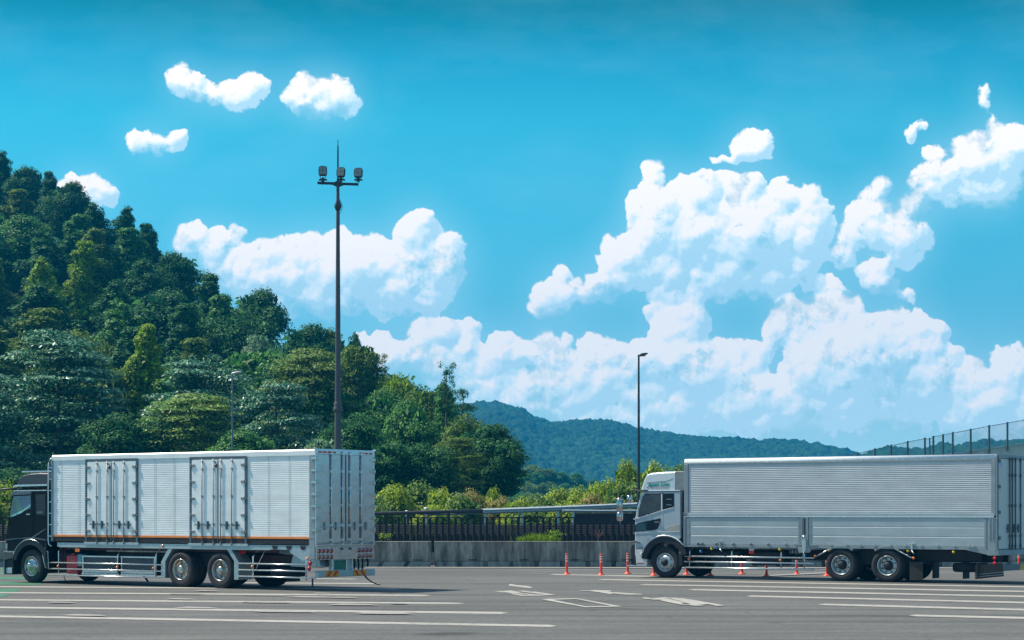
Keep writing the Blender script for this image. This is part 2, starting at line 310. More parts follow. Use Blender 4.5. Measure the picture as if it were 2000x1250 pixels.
# ------------------------------------------------------------------ materials
def mat_asphalt():
    m, t, p = new_mat('asphalt')
    n1 = noise_node(t, 0.12, 6, .62); n2 = noise_node(t, 60, 2, .7); n3 = noise_node(t, 1.3, 5, .65, stretch=(.25, 1, 1))
    r1 = ramp(t, n1.outputs[0], [(.3, (.086, .088, .087)), (.7, (.122, .123, .119))])
    r2 = ramp(t, n2.outputs[0], [(.33, (.62, .62, .62)), (.5, (1, 1, 1)), (.70, (1.5, 1.5, 1.5))])
    r3 = ramp(t, n3.outputs[0], [(.35, (.84, .84, .84)), (.6, (1.05, 1.05, 1.05))])
    a = N(t, 'ShaderNodeMix', data_type='RGBA', blend_type='MULTIPLY'); a.inputs[0].default_value = .55
    t.links.new(r1.outputs[0], a.inputs[6]); t.links.new(r2.outputs[0], a.inputs[7])
    b = N(t, 'ShaderNodeMix', data_type='RGBA', blend_type='MULTIPLY'); b.inputs[0].default_value = 1
    t.links.new(a.outputs[2], b.inputs[6]); t.links.new(r3.outputs[0], b.inputs[7])
    # tyre tracks along the lanes, coarse grain and old patches
    mpt = N(t, 'ShaderNodeMapping'); mpt.inputs['Rotation'].default_value = (0, 0, radians(27)); mpt.inputs['Scale'].default_value = (.035, .9, 1); tct = N(t, 'ShaderNodeTexCoord'); t.links.new(tct.outputs['Object'], mpt.inputs[0])
    nt_ = N(t, 'ShaderNodeTexNoise'); nt_.inputs['Scale'].default_value = 1.0; nt_.inputs['Detail'].default_value = 5; nt_.inputs['Roughness'].default_value = .65; t.links.new(mpt.outputs[0], nt_.inputs['Vector'])
    rt = ramp(t, nt_.outputs[0], [(.34, (.66, .66, .67)), (.52, (1, 1, 1)), (.68, (1.16, 1.15, 1.12))])
    ng = noise_node(t, 7, 3, .8); rg_ = ramp(t, ng.outputs[0], [(.34, (.76, .76, .76)), (.62, (1.18, 1.18, 1.18))])
    no = noise_node(t, .55, 2, .4); ro = ramp(t, no.outputs[0], [(.24, (.55, .55, .55)), (.31, (1, 1, 1))])
    for rr_x in (rt, rg_, ro):
        mm = N(t, 'ShaderNodeMix', data_type='RGBA', blend_type='MULTIPLY'); mm.inputs[0].default_value = 1
        t.links.new(b.outputs[2], mm.inputs[6]); t.links.new(rr_x.outputs[0], mm.inputs[7]); b = mm
    # sparse cracks
    tc = N(t, 'ShaderNodeTexCoord'); v = N(t, 'ShaderNodeTexVoronoi', feature='DISTANCE_TO_EDGE'); v.inputs['Scale'].default_value = .16
    wn = noise_node(t, .8, 4, .6); ad = N(t, 'ShaderNodeVectorMath', operation='MULTIPLY_ADD'); t.links.new(wn.outputs['Color'], ad.inputs[0]); ad.inputs[1].default_value = (1.6, 1.6, 0); t.links.new(tc.outputs['Object'], ad.inputs[2])
    t.links.new(ad.outputs[0], v.inputs['Vector'])
    rc = ramp(t, v.outputs[0], [(.0, (.5, .5, .5)), (.0035, (1, 1, 1))])
    c = N(t, 'ShaderNodeMix', data_type='RGBA', blend_type='MULTIPLY'); c.inputs[0].default_value = .7
    t.links.new(b.outputs[2], c.inputs[6]); t.links.new(rc.outputs[0], c.inputs[7])
    t.links.new(c.outputs[2], p.inputs['Base Color']); p.inputs['Roughness'].default_value = .88; p.inputs['Specular IOR Level'].default_value = .3
    bp = N(t, 'ShaderNodeBump'); bp.inputs['Strength'].default_value = .5; bp.inputs['Distance'].default_value = .01
    t.links.new(n2.outputs[0], bp.inputs['Height']); t.links.new(bp.outputs[0], p.inputs['Normal'])
    return m
def mat_paint(name, col, wear=.42):
    m, t, p = new_mat(name)
    n = noise_node(t, 5.0, 8, .72); n2 = noise_node(t, .5, 3, .5)
    s_ = N(t, 'ShaderNodeMath', operation='MULTIPLY_ADD'); t.links.new(n2.outputs[0], s_.inputs[0]); s_.inputs[1].default_value = .35; t.links.new(n.outputs[0], s_.inputs[2])
    r = ramp(t, s_.outputs[0], [(wear, (.108, .106, .106)), (wear+.12, tuple(c*.8 for c in col)), (wear+.3, col)])
    t.links.new(r.outputs[0], p.inputs['Base Color']); p.inputs['Roughness'].default_value = .7
    return m
def mat_concrete(name, dark, light, streak=1.0):
    m, t, p = new_mat(name)
    n1 = noise_node(t, 2.2, 6, .65, stretch=(1.6, 1.6, .22)); n2 = noise_node(t, 7, 6, .7, stretch=(1.5, 1.5, .35)); n3 = noise_node(t, .7, 3)
    r1 = ramp(t, n1.outputs[0], [(.34, dark), (.66, light)])
    r2 = ramp(t, n2.outputs[0], [(.3, (.6, .6, .6)), (.55, (1, 1, 1)), (.75, (1.3, 1.3, 1.28))])
    a = N(t, 'ShaderNodeMix', data_type='RGBA', blend_type='MULTIPLY'); a.inputs[0].default_value = .8*streak
    t.links.new(r1.outputs[0], a.inputs[6]); t.links.new(r2.outputs[0], a.inputs[7])
    r3 = ramp(t, n3.outputs[0], [(.35, (.8, .8, .8)), (.65, (1.1, 1.1, 1.1))])
    b = N(t, 'ShaderNodeMix', data_type='RGBA', blend_type='MULTIPLY'); b.inputs[0].default_value = 1
    t.links.new(a.outputs[2], b.inputs[6]); t.links.new(r3.outputs[0], b.inputs[7])
    t.links.new(b.outputs[2], p.inputs['Base Color']); p.inputs['Roughness'].default_value = .9
    bp = N(t, 'ShaderNodeBump'); bp.inputs['Strength'].default_value = .3; bp.inputs['Distance'].default_value = .01
    t.links.new(n2.outputs[0], bp.inputs['Height']); t.links.new(bp.outputs[0], p.inputs['Normal'])
    return m
def mat_leaf(name, a, b, c, gloss=.35, trans=.3):
    """a dark, b mid, c light: picked per leaf"""
    m, t, p = new_mat(name)
    g = N(t, 'ShaderNodeNewGeometry'); r = ramp(t, g.outputs['Random Per Island'], [(0, a), (.5, b), (.92, c)])
    n = noise_node(t, .35, 3, .6, coord='Object'); r2 = ramp(t, n.outputs[0], [(.3, (.75, .78, .8)), (.7, (1.2, 1.2, 1.05))])
    mu = N(t, 'ShaderNodeMix', data_type='RGBA', blend_type='MULTIPLY'); mu.inputs[0].default_value = .8
    t.links.new(r.outputs[0], mu.inputs[6]); t.links.new(r2.outputs[0], mu.inputs[7])
    t.links.new(mu.outputs[2], p.inputs['Base Color']); p.inputs['Roughness'].default_value = gloss; p.inputs['Specular IOR Level'].default_value = .16
    tr = N(t, 'ShaderNodeBsdfTranslucent'); t.links.new(mu.outputs[2], tr.inputs[0])
    mx = N(t, 'ShaderNodeMixShader'); mx.inputs[0].default_value = trans
    t.links.new(p.outputs[0], mx.inputs[1]); t.links.new(tr.outputs[0], mx.inputs[2]); t.links.new(mx.outputs[0], t.nodes['Material Output'].inputs[0])
    return m
M_ASPH = mat_asphalt()
M_WHITE = mat_paint('worn_white_paint', (.36, .345, .315), .47); M_FAINT = mat_paint('faint_white_paint', (.27, .262, .25), .40)
M_GREEN = mat_paint('green_paint', (.016, .15, .07), .50)
M_CONC = mat_concrete('stained_concrete', (.10, .094, .083), (.42, .39, .34)); M_CONC2 = mat_concrete('clean_concrete', (.24, .225, .195), (.38, .355, .31), .5)
M_WALL = mat_concrete('pale_wall_concrete', (.66, .61, .54), (.78, .73, .66), .3)
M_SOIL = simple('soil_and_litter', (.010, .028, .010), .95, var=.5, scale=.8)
M_BARK = simple('bark', (.10, .085, .07), .9, var=.3, scale=5, bump=.4, bscale=20)
M_FENCE = simple('dark_fence_paint', (.012, .012, .018), .7, var=.2)
M_BROWN = simple('dark_brown_steel', (.035, .03, .038), .4, var=.2)
M_GALV = simple('galvanised_steel', (.42, .50, .53), .42, metal=.6, var=.12, scale=9)
M_POLE = simple('painted_pole', (.085, .075, .085), .45, var=.15, scale=3)
M_POLED = simple('dark_pole_paint', (.03, .032, .045), .45, var=.15, scale=3)
M_ORANGE = simple('orange_plastic', (.78, .055, .015), .45, var=.08, scale=10); M_REFL = simple('reflective_tape', (.75, .72, .68), .35, var=.05)
M_LENS = simple('floodlight_glass', (.22, .27, .24), .25, var=.25, scale=30); M_BLACK = simple('black_plastic', (.012, .012, .015), .45, var=.2)
M_WIRE = simple('fence_wire', (.12, .16, .17), .5, metal=.3)
LEAF = {
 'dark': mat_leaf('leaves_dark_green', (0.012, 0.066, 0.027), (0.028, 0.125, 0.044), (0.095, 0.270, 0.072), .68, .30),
 'mid': mat_leaf('leaves_mid_green', (0.024, 0.110, 0.033), (0.061, 0.206, 0.048), (0.154, 0.372, 0.074), .55, .32),
 'olive': mat_leaf('leaves_olive_green', (0.044, 0.103, 0.019), (0.108, 0.200, 0.031), (0.228, 0.338, 0.057), .55, .35),
 'yellow': mat_leaf('leaves_yellow_green', (0.077, 0.165, 0.011), (0.209, 0.363, 0.018), (0.374, 0.528, 0.033), .50, .4),
 'pale': mat_leaf('leaves_pale_green', (0.060, 0.168, 0.096), (0.168, 0.324, 0.180), (0.408, 0.552, 0.360), .35, .3),
 'layer': mat_leaf('leaves_layered_green', (0.012, 0.084, 0.055), (0.043, 0.180, 0.102), (0.276, 0.480, 0.312), .34, .25),
 'layery': mat_leaf('leaves_layered_olive', (0.029, 0.112, 0.032), (0.115, 0.251, 0.049), (0.403, 0.515, 0.108), .38, .3),
 'vine': mat_leaf('vine_leaves', (0.085, 0.170, 0.012), (0.240, 0.360, 0.022), (0.520, 0.600, 0.075), .45, .42),
 'vined': mat_leaf('vine_leaves_dark', (0.030, 0.108, 0.024), (0.115, 0.230, 0.041), (0.365, 0.472, 0.108), .45, .4),
 'vinep': mat_leaf('vine_leaves_reddish', (0.104, 0.156, 0.023), (0.273, 0.312, 0.052), (0.624, 0.390, 0.208), .45, .4),
}
# ------------------------------------------------------------------ ground and road
mb = MB(); mb.box(-1300, 1300, -60, 1700, -8.0, -7.0)
gnd = mb.build('ground', M_SOIL); tag(gnd, kind='structure')
mb = MB(); mb.add([(-70, -20, 0), (70, -20, 0), (70, 92, 0), (-70, 92, 0)], [(0, 1, 2, 3)]); mb.box(-70, 70, -20, 92, -7.0, -.02)
mb2 = MB(); mb2.box(-70, 70, -20, 92, -7.2, 0.0); road = mb2.build('road', M_ASPH); tag(road, kind='structure')

GP = [0]
def ground_poly(name, pts, mat, z=.004):
    GP[0] += 1; z = z+.00035*GP[0] if z != .0035 else z
    mb = MB(); vs = []
    for (x, y) in pts: X, Y, _ = px_ground(x, y); vs.append((X, Y, z))
    mb.add(vs, [list(range(len(vs)))]); o = mb.build(name, mat); 
    if o.data.polygons[0].normal.z < 0: o.data.flip_normals()
    tag(o, kind='structure'); return o
def stripe(x0, y0, x1, y1, t0, t1, mat=None, taper=True):
    e = min(14, abs(x1-x0)*.05); t0 *= .8; t1 *= .8
    return ground_poly('road_marking', [(x0, y0), (x0+e, y0-t0/2), (x1, y1-t1/2), (x1, y1+t1/2), (x0+e, y0+t0/2)], mat or M_WHITE)
for a in [  # blunt end right
    (742, 1140, 470, 1138.4, 2.2, 2.0), (702, 1131, 560, 1130.2, 1.8, 1.6), (787, 1150.8, -40, 1146.0, 2.6, 2.2), (843, 1163.2, -40, 1157.6, 3.0, 2.6),
    (908, 1178.8, -40, 1171.5, 3.6, 3.0), (994, 1197.6, -40, 1186.3, 4.6, 4.0), (1090, 1223, -40, 1203.5, 5.2, 4.6)]:
    x0, y0, x1, y1, t0, t1 = a; t0 *= .78; t1 *= .78
    ground_poly('road_marking', [(x0, y0), (x0-16, y0-t0/2-.1), (x1, y1-t1/2), (x1, y1+t1/2), (x0-16, y0+t0/2)], M_WHITE)
for a in [(1072, 1122.3, 1620, 1133.0, 2.0, 2.2), (1165, 1132.4, 2060, 1147.6, 2.2, 2.6), (1247, 1142.2, 2060, 1156.6, 2.6, 3.0), (1342, 1152.2, 2060, 1166.6, 3.0, 3.4),
          (1455, 1164.8, 2060, 1179, 3.4, 3.8), (1597, 1181.2, 2060, 1193, 4.0, 4.6), (1774, 1202.8, 2060, 1209, 4.6, 5.2)]:
    stripe(*a)
z6 = lambda pts: [(900+.27*x, 1100+.27*y) for x, y in pts]
ground_poly('road_marking', z6([(345,156),(362,152),(400,160),(470,165),(522,177),(500,183),(430,175),(352,166)]), M_WHITE)
for q in ([(232,203),(300,204),(345,213),(300,213)], [(305,203),(360,199),(440,214),(415,216),(340,215)], [(410,204),(455,200),(600,222),(560,224)],
          [(505,210),(535,208),(685,231),(640,234)], [(345,222),(380,221),(500,238),(440,240)], [(300,212),(330,208),(560,232),(520,233)], [(440,239),(470,232),(640,228),(684,232),(560,238)]):
    ground_poly('road_marking', z6(q), M_WHITE)
for q in ([(588,266),(640,262),(910,316),(905,323)], [(588,266),(625,261),(840,257),(860,263),(640,268)], [(815,259),(845,257),(1168,317),(1110,317)], [(900,323),(880,316),(1120,312),(1168,317)]):
    ground_poly('road_marking', z6(q), M_WHITE)
ground_poly('road_marking', z6([(856,202),(875,199),(930,201),(965,197),(1085,201),(1092,207),(1060,210),(1310,226),(1315,230),(1200,231),(1100,222),(1080,228),(1000,213),(930,205)]), M_WHITE)
for q in ([(1310,254),(1340,251),(1395,262),(1330,262)], [(1345,262),(1470,250),(1510,253),(1440,268),(1400,268)], [(1430,266),(1500,258),(1620,290),(1560,296)],
          [(1500,254),(1560,254),(1740,300),(1690,308)], [(1560,258),(1610,258),(1800,298),(1740,306)], [(1620,262),(1650,264),(1911,310),(1850,314)], [(1440,274),(1480,272),(1620,300),(1600,306)], [(1600,305),(1700,312),(1760,313),(1700,300)]):
    ground_poly('road_marking', z6(q), M_WHITE)
for k, (x, y, l, h) in enumerate([(330,1161,70,2.6),(470,1163,90,3),(560,1167,110,3),(640,1168,60,2.4),(325,1171,60,2.6),(340,1188,90,3.4),(490,1195,130,5),(470,1177,100,3.6),(640,1182,100,3.4),(690,1199,120,4.4),(120,1203,90,3.6),(380,1155,50,2),(610,1160,40,2),(760,1180,40,2.4),(90,1178,60,2.4)]):
    ground_poly('road_marking', [(x, y), (x+l*.3, y-h*.5), (x+l*.8, y-h*.1), (x+l, y+h*.5), (x+l*.6, y+h*.5), (x+l*.15, y+h*.35)], M_FAINT, .005)
for a, b in ((1110, 1113), (1117.5, 1121.5), (1126, 1131)):
    ground_poly('road_marking', [(-60, a), (95, a+1), (90, b+1), (-60, b)], M_GREEN, .0035)
for q in ([(-60,1136),(88,1138),(72,1143),(-60,1141)], [(-60,1150),(45,1150),(30,1156.5),(-60,1157)], [(-60,1160),(20,1160.5),(2,1167),(-60,1167)]):
    ground_poly('road_marking', q, M_GREEN, .0035)
ground_poly('road_marking', [(150, 1107.7), (2050, 1110.2), (2050, 1111.4), (150, 1108.9)], M_WHITE)
ground_poly('road_marking', [(1620, 1118.5), (1480, 1125.5), (1510, 1126), (1650, 1119.2)], M_FAINT)
# ------------------------------------------------------------------ concrete barriers
def barrier(x0, x1, y, mat, label, slant):
    r = empty('concrete_barrier', ((x0+x1)/2, y, 0)); h = (x1-x0)/2
    tag(r, label, 'concrete barrier', 'concrete barriers along the far edge of the road')
    mb = MB(); D = .26
    mb.box(-h, h, 0, D*2, .22, .95)
    # recess niches and form-tie holes
    mb.box(-h+.04, h-.04, .05, D*2-.05, .0, .22)
    mb.build('wall', mat, r, .012)
    mb = MB(); mb.box(-h, h, -.006, D*2+.006, .952, .975); mb.build('coping', M_CONC2, r)
    n = max(2, round((x1-x0)/.93)); st = (x1-x0)/n; sl = .12*slant
    for k in range(n):
        a = -h+k*st+.09; b = a+st-.18; m2 = MB()
        m2.add([(a,-.10,.0),(b,-.10,.0),(b+sl,-.012,.205),(a+sl,-.012,.205),(a,.03,.0),(b,.03,.0),(b+sl,.03,.205),(a+sl,.03,.205)], [(0,1,2,3),(5,4,7,6),(3,2,6,7),(0,4,5,1),(1,5,6,2),(0,3,7,4)])
        m2.build('foot', M_CONC2 if (k % 3 or slant) else mat, r, .008)
    for k in range(n):
        c = -h+(k+.5)*st; mb = MB(); mb.lathe([(.026, -.004), (.02, .0), (.0, .002)], (c, 0, .60), n=10); mb.build('form_hole', M_BLACK, r)
        if k % 2: mb = MB(); mb.box(c-.18, c+.18, -.005, .01, .25, .285); mb.build('lifting_slot', M_BLACK, r)
    return r
barrier(-34.9, -27.0, 78.7, M_CONC, 'stained concrete barrier far left, mostly hidden behind the black cab', .9)
barrier(-26.95, -19.1, 78.7, M_CONC, 'stained concrete barrier glimpsed behind the front wheels of the black cab truck', .9)
barrier(-19.05, -11.05, 78.7, M_CONC, 'stained concrete barrier glimpsed under the middle of the left truck', .9)
barrier(-11.0, -3.12, 78.7, M_CONC, 'weathered concrete barrier section left of the dark joint, beside the left truck tail lamps', .9)
barrier(-3.0, 4.9, 78.9, M_CONC, 'long dark streaked concrete barrier right of the joint, behind the orange delineator posts', 0)
barrier(4.94, 12.9, 78.9, M_CONC, 'streaked concrete barrier behind the cab of the silver truck', 0)
barrier(12.94, 20.9, 78.9, M_CONC, 'concrete barrier glimpsed below the rear half of the silver truck', 0)
barrier(20.94, 28.9, 78.9, M_CONC, 'concrete barrier at the far right end of the row', 0)
# ------------------------------------------------------------------ dark steel fence behind
def dark_fence(y=81.5):
    r = empty('metal_fence', (0, y, 0)); tag(r, 'long dark steel screen fence standing behind the concrete barriers', 'fence')
    X0, X1 = -34.0, 30.0
    mb = MB(); mb.box(X0, X1, -.03, .03, 1.87, 1.91); mb.box(X0, X1, -.02, .02, 1.62, 1.65); mb.box(X0, X1, -.02, .02, .5, .54); mb.build('rail', M_FENCE, r)
    x = X0; k = 0; random.seed(3)
    while x < X1:
        mb = MB(); mb.box(x-.035, x+.035, -.04, .04, 0, 1.90); mb.build('post', M_FENCE, r)
        mb = MB()
        for j in range(1, 8):
            xx = x + j*.25; mb.box(xx-.045, xx+.045, -.012, .012, .54, 1.87)
        for i in range(13):
            z = .58+i*.079; mb.add([(x+.04,-.03,z),(x+1.96,-.03,z),(x+1.96,.03,z+.068),(x+.04,.03,z+.068),(x+.04,-.025,z-.006),(x+1.96,-.025,z-.006),(x+1.96,.035,z+.062),(x+.04,.035,z+.062)], [(0,1,2,3),(7,6,5,4),(0,4,5,1),(2,6,7,3),(0,3,7,4),(1,5,6,2)])
        for j in range(8):   # second, offset row of uprights seen through the first
            xx = x + j*.25+.13; mb.box(xx-.03, xx+.03, .10, .125, .5, 1.50)
        mb.build('screen_panel', M_FENCE, r)
        x += 2.0; k += 1
dark_fence()
mb = MB(); mb.box(-40, 34, 81.1, 82.2, -1, .5); o = mb.build('retaining_wall', M_CONC, bevel=.02); tag(o, 'low concrete kerb wall carrying the dark fence', 'wall')
# ------------------------------------------------------------------ guard rails on the ramp behind
def beam_rail(name, label, pts, mat, w=.35, post_mat=None, posts=(), round_=False, zb=0.0, group=None):
    r = empty(name, (0, 0, 0)); tag(r, label, 'guard rail', group)
    mb = MB()
    if round_: mb.mat(0, True).tube(pts, w/2, 12)
    else:
        prof = [(0, w/2), (-.04, w*.40), (-.09, w*.25), (-.04, w*.06), (-.03, 0), (-.04, -w*.06), (-.09, -w*.25), (-.04, -w*.40), (0, -w/2), (.02, -w*.3), (.02, w*.3)]
        mb.loft([[(p[0], p[1]+a, p[2]+b) for a, b in prof] for p in pts])
    mb.build('beam', mat, r, fix=True)
    for (x, y, z0, z1, wd) in posts:
        m2 = MB(); m2.box(x-wd/2, x+wd/2, y+.06, y+.06+wd, z0, z1); m2.build('post', post_mat or mat, r, .01)
    return r
p = lambda x, y, Y: tuple(at(x, y, Y))
beam_rail('guard_rail', 'dark brown steel pipe rail running above the black fence', [p(560, 1007, 92), p(735, 1003, 92), p(840, 1000.5, 92), p(944, 998, 92)], M_BROWN, .17, M_BROWN,
          [(*p(x, 1000, 92)[:2], 0.5, 2.1, .12) for x in (650, 797, 876)], round_=True)
beam_rail('guard_rail', 'silver corrugated guard rail climbing to the right behind the black fence', [p(940, 999, 95), p(1040, 995.5, 95), p(1140, 991.5, 95), p(1250, 986.5, 95), p(1420, 979, 95)], M_GALV, .26, M_GALV,
          [(*p(x, 1000, 95)[:2], 0.5, 2.25, .12) for x in (948, 1020, 1090, 1160, 1230)])
beam_rail('guard_rail', 'thin lower silver rail behind the black fence, under the brown pipe', [p(820, 1005, 94), p(880, 1004.5, 94), p(945, 1001, 94)], M_GALV, .09, M_GALV, [])
beam_rail('guard_rail', 'grey lower guard rail just left of the silver cab', [p(1098, 998, 91), p(1170, 998.5, 91), p(1300, 998, 91)], M_GALV, .12, M_GALV, [(*p(x, 1000, 91)[:2], 0.5, 2.1, .1) for x in (1120, 1210)])
mb = MB(); a = p(1120, 1000, 91.5); b = p(1320, 1000, 91.5); mb.box(a[0], b[0], 91.3, 91.9, .5, 2.06); o = mb.build('parapet', M_FENCE, bevel=.02); tag(o, 'dark steel parapet panel left of the silver cab, under the grey rail', 'parapet')
for (x, yt, lab) in ((794, 996.5, 'small white capped post poking above the brown rail, left one'), (832, 990.5, 'taller white capped post poking above the brown rail')):
    a = p(x, yt, 93); mb = MB(); mb.mat(0, True).lathe([(.0, 0), (.05, -.01), (.085, -.05), (.09, -.12), (.06, -.14), (.055, -a[2]+.4)], (a[0], a[1], a[2]), 'z', 14)
    o = mb.build('marker_post', M_REFL); tag(o, lab, 'post')
# ------------------------------------------------------------------ orange delineator posts
def delineator():
    r = empty('delineator_post'); H = .70
    mb = MB(); mb.mat(0, True).lathe([(.13, 0), (.13, .015), (.10, .035), (.06, .06), (.045, .10), (.040, .14), (.040, H-.01), (.034, H), (0, H)], (0, 0, 0), 'z', 20); mb.build('post', M_ORANGE, r)
    for z in (.44, .53, .61):
        mb = MB(); mb.mat(0, True).lathe([(.0415, z), (.0425, z+.004), (.0425, z+.034), (.0415, z+.038)], (0, 0, 0), 'z', 20); mb.build('reflective_band', M_REFL, r)
    mb = MB(); mb.mat(0, True).lathe([(.041, H-.05), (.046, H-.045), (.046, H-.005), (.036, H+.012), (0, H+.016)], (0, 0, 0), 'z', 20); mb.build('cap', M_ORANGE, r)
    return r
DL = [(1107, 1122.5, 'orange delineator post standing leftmost, alone in front of the barrier'), (1174, 1123.8, 'orange delineator post second from the left in front of the barrier'),
      (1226, 1121.2, 'orange delineator post just left of the silver truck bumper'), (1277, 1124.2, 'orange delineator post directly in front of the silver truck front wheel'),
      (1341, 1122.6, 'orange delineator post between the two front tyres of the silver truck'), (1387, 1124.6, 'orange delineator post hidden behind the far front tyre of the silver truck'),
      (1449, 1121.6, 'orange delineator base under the side bars near the silver truck front tyres'), (1497, 1126.2, 'orange delineator base nearest the camera under the silver truck side bars'),
      (1556, 1122.6, 'orange delineator base under the gate post of the silver truck'), (1615, 1125.0, 'orange delineator post just ahead of the silver truck rear wheels')]
proto = None
for x, y, lab in DL:
    d = delineator() if proto is None else copy_tree(proto)
    if proto is None: proto = d
    d.location = px_ground(x, y); d.rotation_euler.z = x*.7; tag(d, lab, 'delineator post', 'orange delineator posts on the road')
d = copy_tree(proto); d.location = px_ground(1990, 1112.2); tag(d, 'orange delineator post at the right edge behind the silver truck tail', 'delineator post', 'orange delineator posts on the road')
# ------------------------------------------------------------------ light poles
def flood_mast(x=660, Y=95.0):
    b = at(x, 1000, Y); r = empty('floodlight_mast', (b.x, Y, 0)); tag(r, 'tall floodlight mast with three square lamps, rising behind the left truck', 'light mast')
    s = Y/4000.0; z = lambda py: CAM_H+(1000-py)*s
    mb = MB(); mb.mat(0, True).lathe([(.17, 0), (.165, z(870)), (.15, z(800)), (.135, z(760)), (.105, z(560)), (.085, z(420)), (.07, z(362))], (0, 0, 0), 'z', 20); mb.build('pole', M_POLE, r)
    mb = MB(); mb.mat(0, True).lathe([(.155, z(806)), (.21, z(801)), (.21, z(797)), (.16, z(794)), (.20, z(790)), (.14, z(785))], (0, 0, 0), 'z', 20)
    mb.build('joint_collar', M_POLE, r)
    mb = MB(); mb.mat(0, False).lathe([(.08, z(413)), (.17, z(404)), (.17, z(401)), (.08, z(391))], (0, 0, 0), 'z', 6); mb.build('joint_collar', M_POLED, r)
    mb = MB(); mb.tube([(0, 0, z(365)), (0, 0, z(300)), (0.0, 0, z(284))], .045, 8, r1=.03); mb.tube([(0, 0, z(284)), (0, 0, z(273))], .018, 6); mb.build('lightning_rod', M_POLED, r)
    mb = MB(); L = 40*s; mb.loft([[(-L, -.05, z(357)+.05), (-L, .05, z(357)+.05), (-L, .05, z(357)-.06), (-L, -.05, z(357)-.06)], [(L, -.05, z(360)+.05), (L, .05, z(360)+.05), (L, .05, z(360)-.06), (L, -.05, z(360)-.06)]])
    mb.prism([(-.35, z(359)), (0, z(353)), (.35, z(360)), (.0, z(366))], -.06, .06); mb.build('cross_arm', M_POLED, r)
    mb = MB(); mb.mat(0, True).tube([(.09, -.02, z(390)), (.16, -.02, z(396)), (.22, -.02, z(405)), (.14, -.02, z(414)), (.09, -.02, z(418))], .012, 6); mb.build('cable', M_POLED, r)
    for (dx, pt, yaw, tl) in ((-29, 334.5, .08, 0), (6, 337, -.18, 0), (40, 338, -.14, 0)):
        lx = dx*s; zc = z(pt); rot = Matrix.Rotation(yaw, 4, 'Z') @ Matrix.Rotation(radians(-20), 4, 'X')
        hz = .23; pr = []
        for k in range(16):
            a = 2*pi*k/16 + pi/16; sx = abs(cos(a))**.45*math.copysign(1, cos(a)); sz = abs(sin(a))**.45*math.copysign(1, sin(a)); pr.append((sx*.2, sz*hz))
        mb = MB(); mb.prism(pr, -.05, .10); h = mb.build('lamp_head', M_POLED, r, .01); h.location = (lx, -.12, zc); h.rotation_euler = (radians(-12), 0, yaw)
        mb = MB()
        for i in (-1, 1):
            for j in (-1, 1): mb.prism([(c[0]*.42+i*.085, c[1]*.42+j*.1) for c in pr], -.058, -.049)
        mb.build('lens', M_LENS, h)
        mb = MB(); zb = z(354) - zc
        mb.tube([(-.13, 0, -.16), (-.13, 0, zb+.16), (-.11, 0, zb+.1), (.11, 0, zb+.1), (.13, 0, zb+.16), (.13, 0, -.16)], .018, 6); mb.box(-.19, .19, -.08, .08, zb+.03, zb+.08); mb.box(-.06, .06, -.06, .06, zb-.04, zb+.16)
        k = mb.build('bracket', M_POLED, r); k.location = (lx, -.05, zc)
        mb = MB(); mb.mat(0, True).tube([(-.1, 0, zb+.02), (-.11, 0, zb-.12), (-.04, 0, zb-.19), (.03, 0, zb-.12), (.03, 0, zb-.02)], .008, 5); k = mb.build('cable', M_POLED, r); k.location = (lx, -.05, zc)
flood_mast()
def street_lamp(x, ytop, Y, label, mat, dirx=1, wpx=5, head_mat=None):
    b = at(x, 1000, Y); s = Y/4000.0; zt = CAM_H+(1000-ytop)*s; r = empty('street_lamp', (b.x, Y, 0)); tag(r, label, 'street lamp', 'street lamps')
    mb = MB(); mb.mat(0, True).lathe([(wpx*s*.62, 0), (wpx*s*.5, zt*.3), (wpx*s*.30, zt-.12)], (0, 0, 0), 'z', 16); mb.build('pole', mat, r)
    mb = MB(); L = 18*s; rings = []
    for (u, hw, hh, zz) in ((-.12, .02, .02, -.03), (0, .09, .06, -.02), (.35, .13, .07, .02), (.7, .11, .055, .05), (.95, .05, .03, .07), (1, .01, .01, .075)):
        rings.append([(dirx*u*L, hw*cos(2*pi*i/12), zt-.08+zz+hh*sin(2*pi*i/12)) for i in range(12)])
    mb.mat(0, True).loft(rings); hd = mb.build('lamp_head', head_mat or mat, r)
    mb = MB(); mb.prism([(dirx*L*.1, -.06), (dirx*L*.75, -.06), (dirx*L*.75, .06), (dirx*L*.1, .06)], zt-.135, zt-.10, 'z'); mb.build('diffuser', M_LENS, hd)
street_lamp(1247.5, 690, 92, 'dark slim street lamp standing behind the silver truck cab', M_POLED, 1, 6)
street_lamp(454, 726, 108, 'thin grey street lamp with a pinkish head against the trees above the left truck', simple('grey_pole_paint', (.16, .19, .23), .5), 1, 4.5, simple('pale_lamp_shell', (.62, .54, .58), .4))
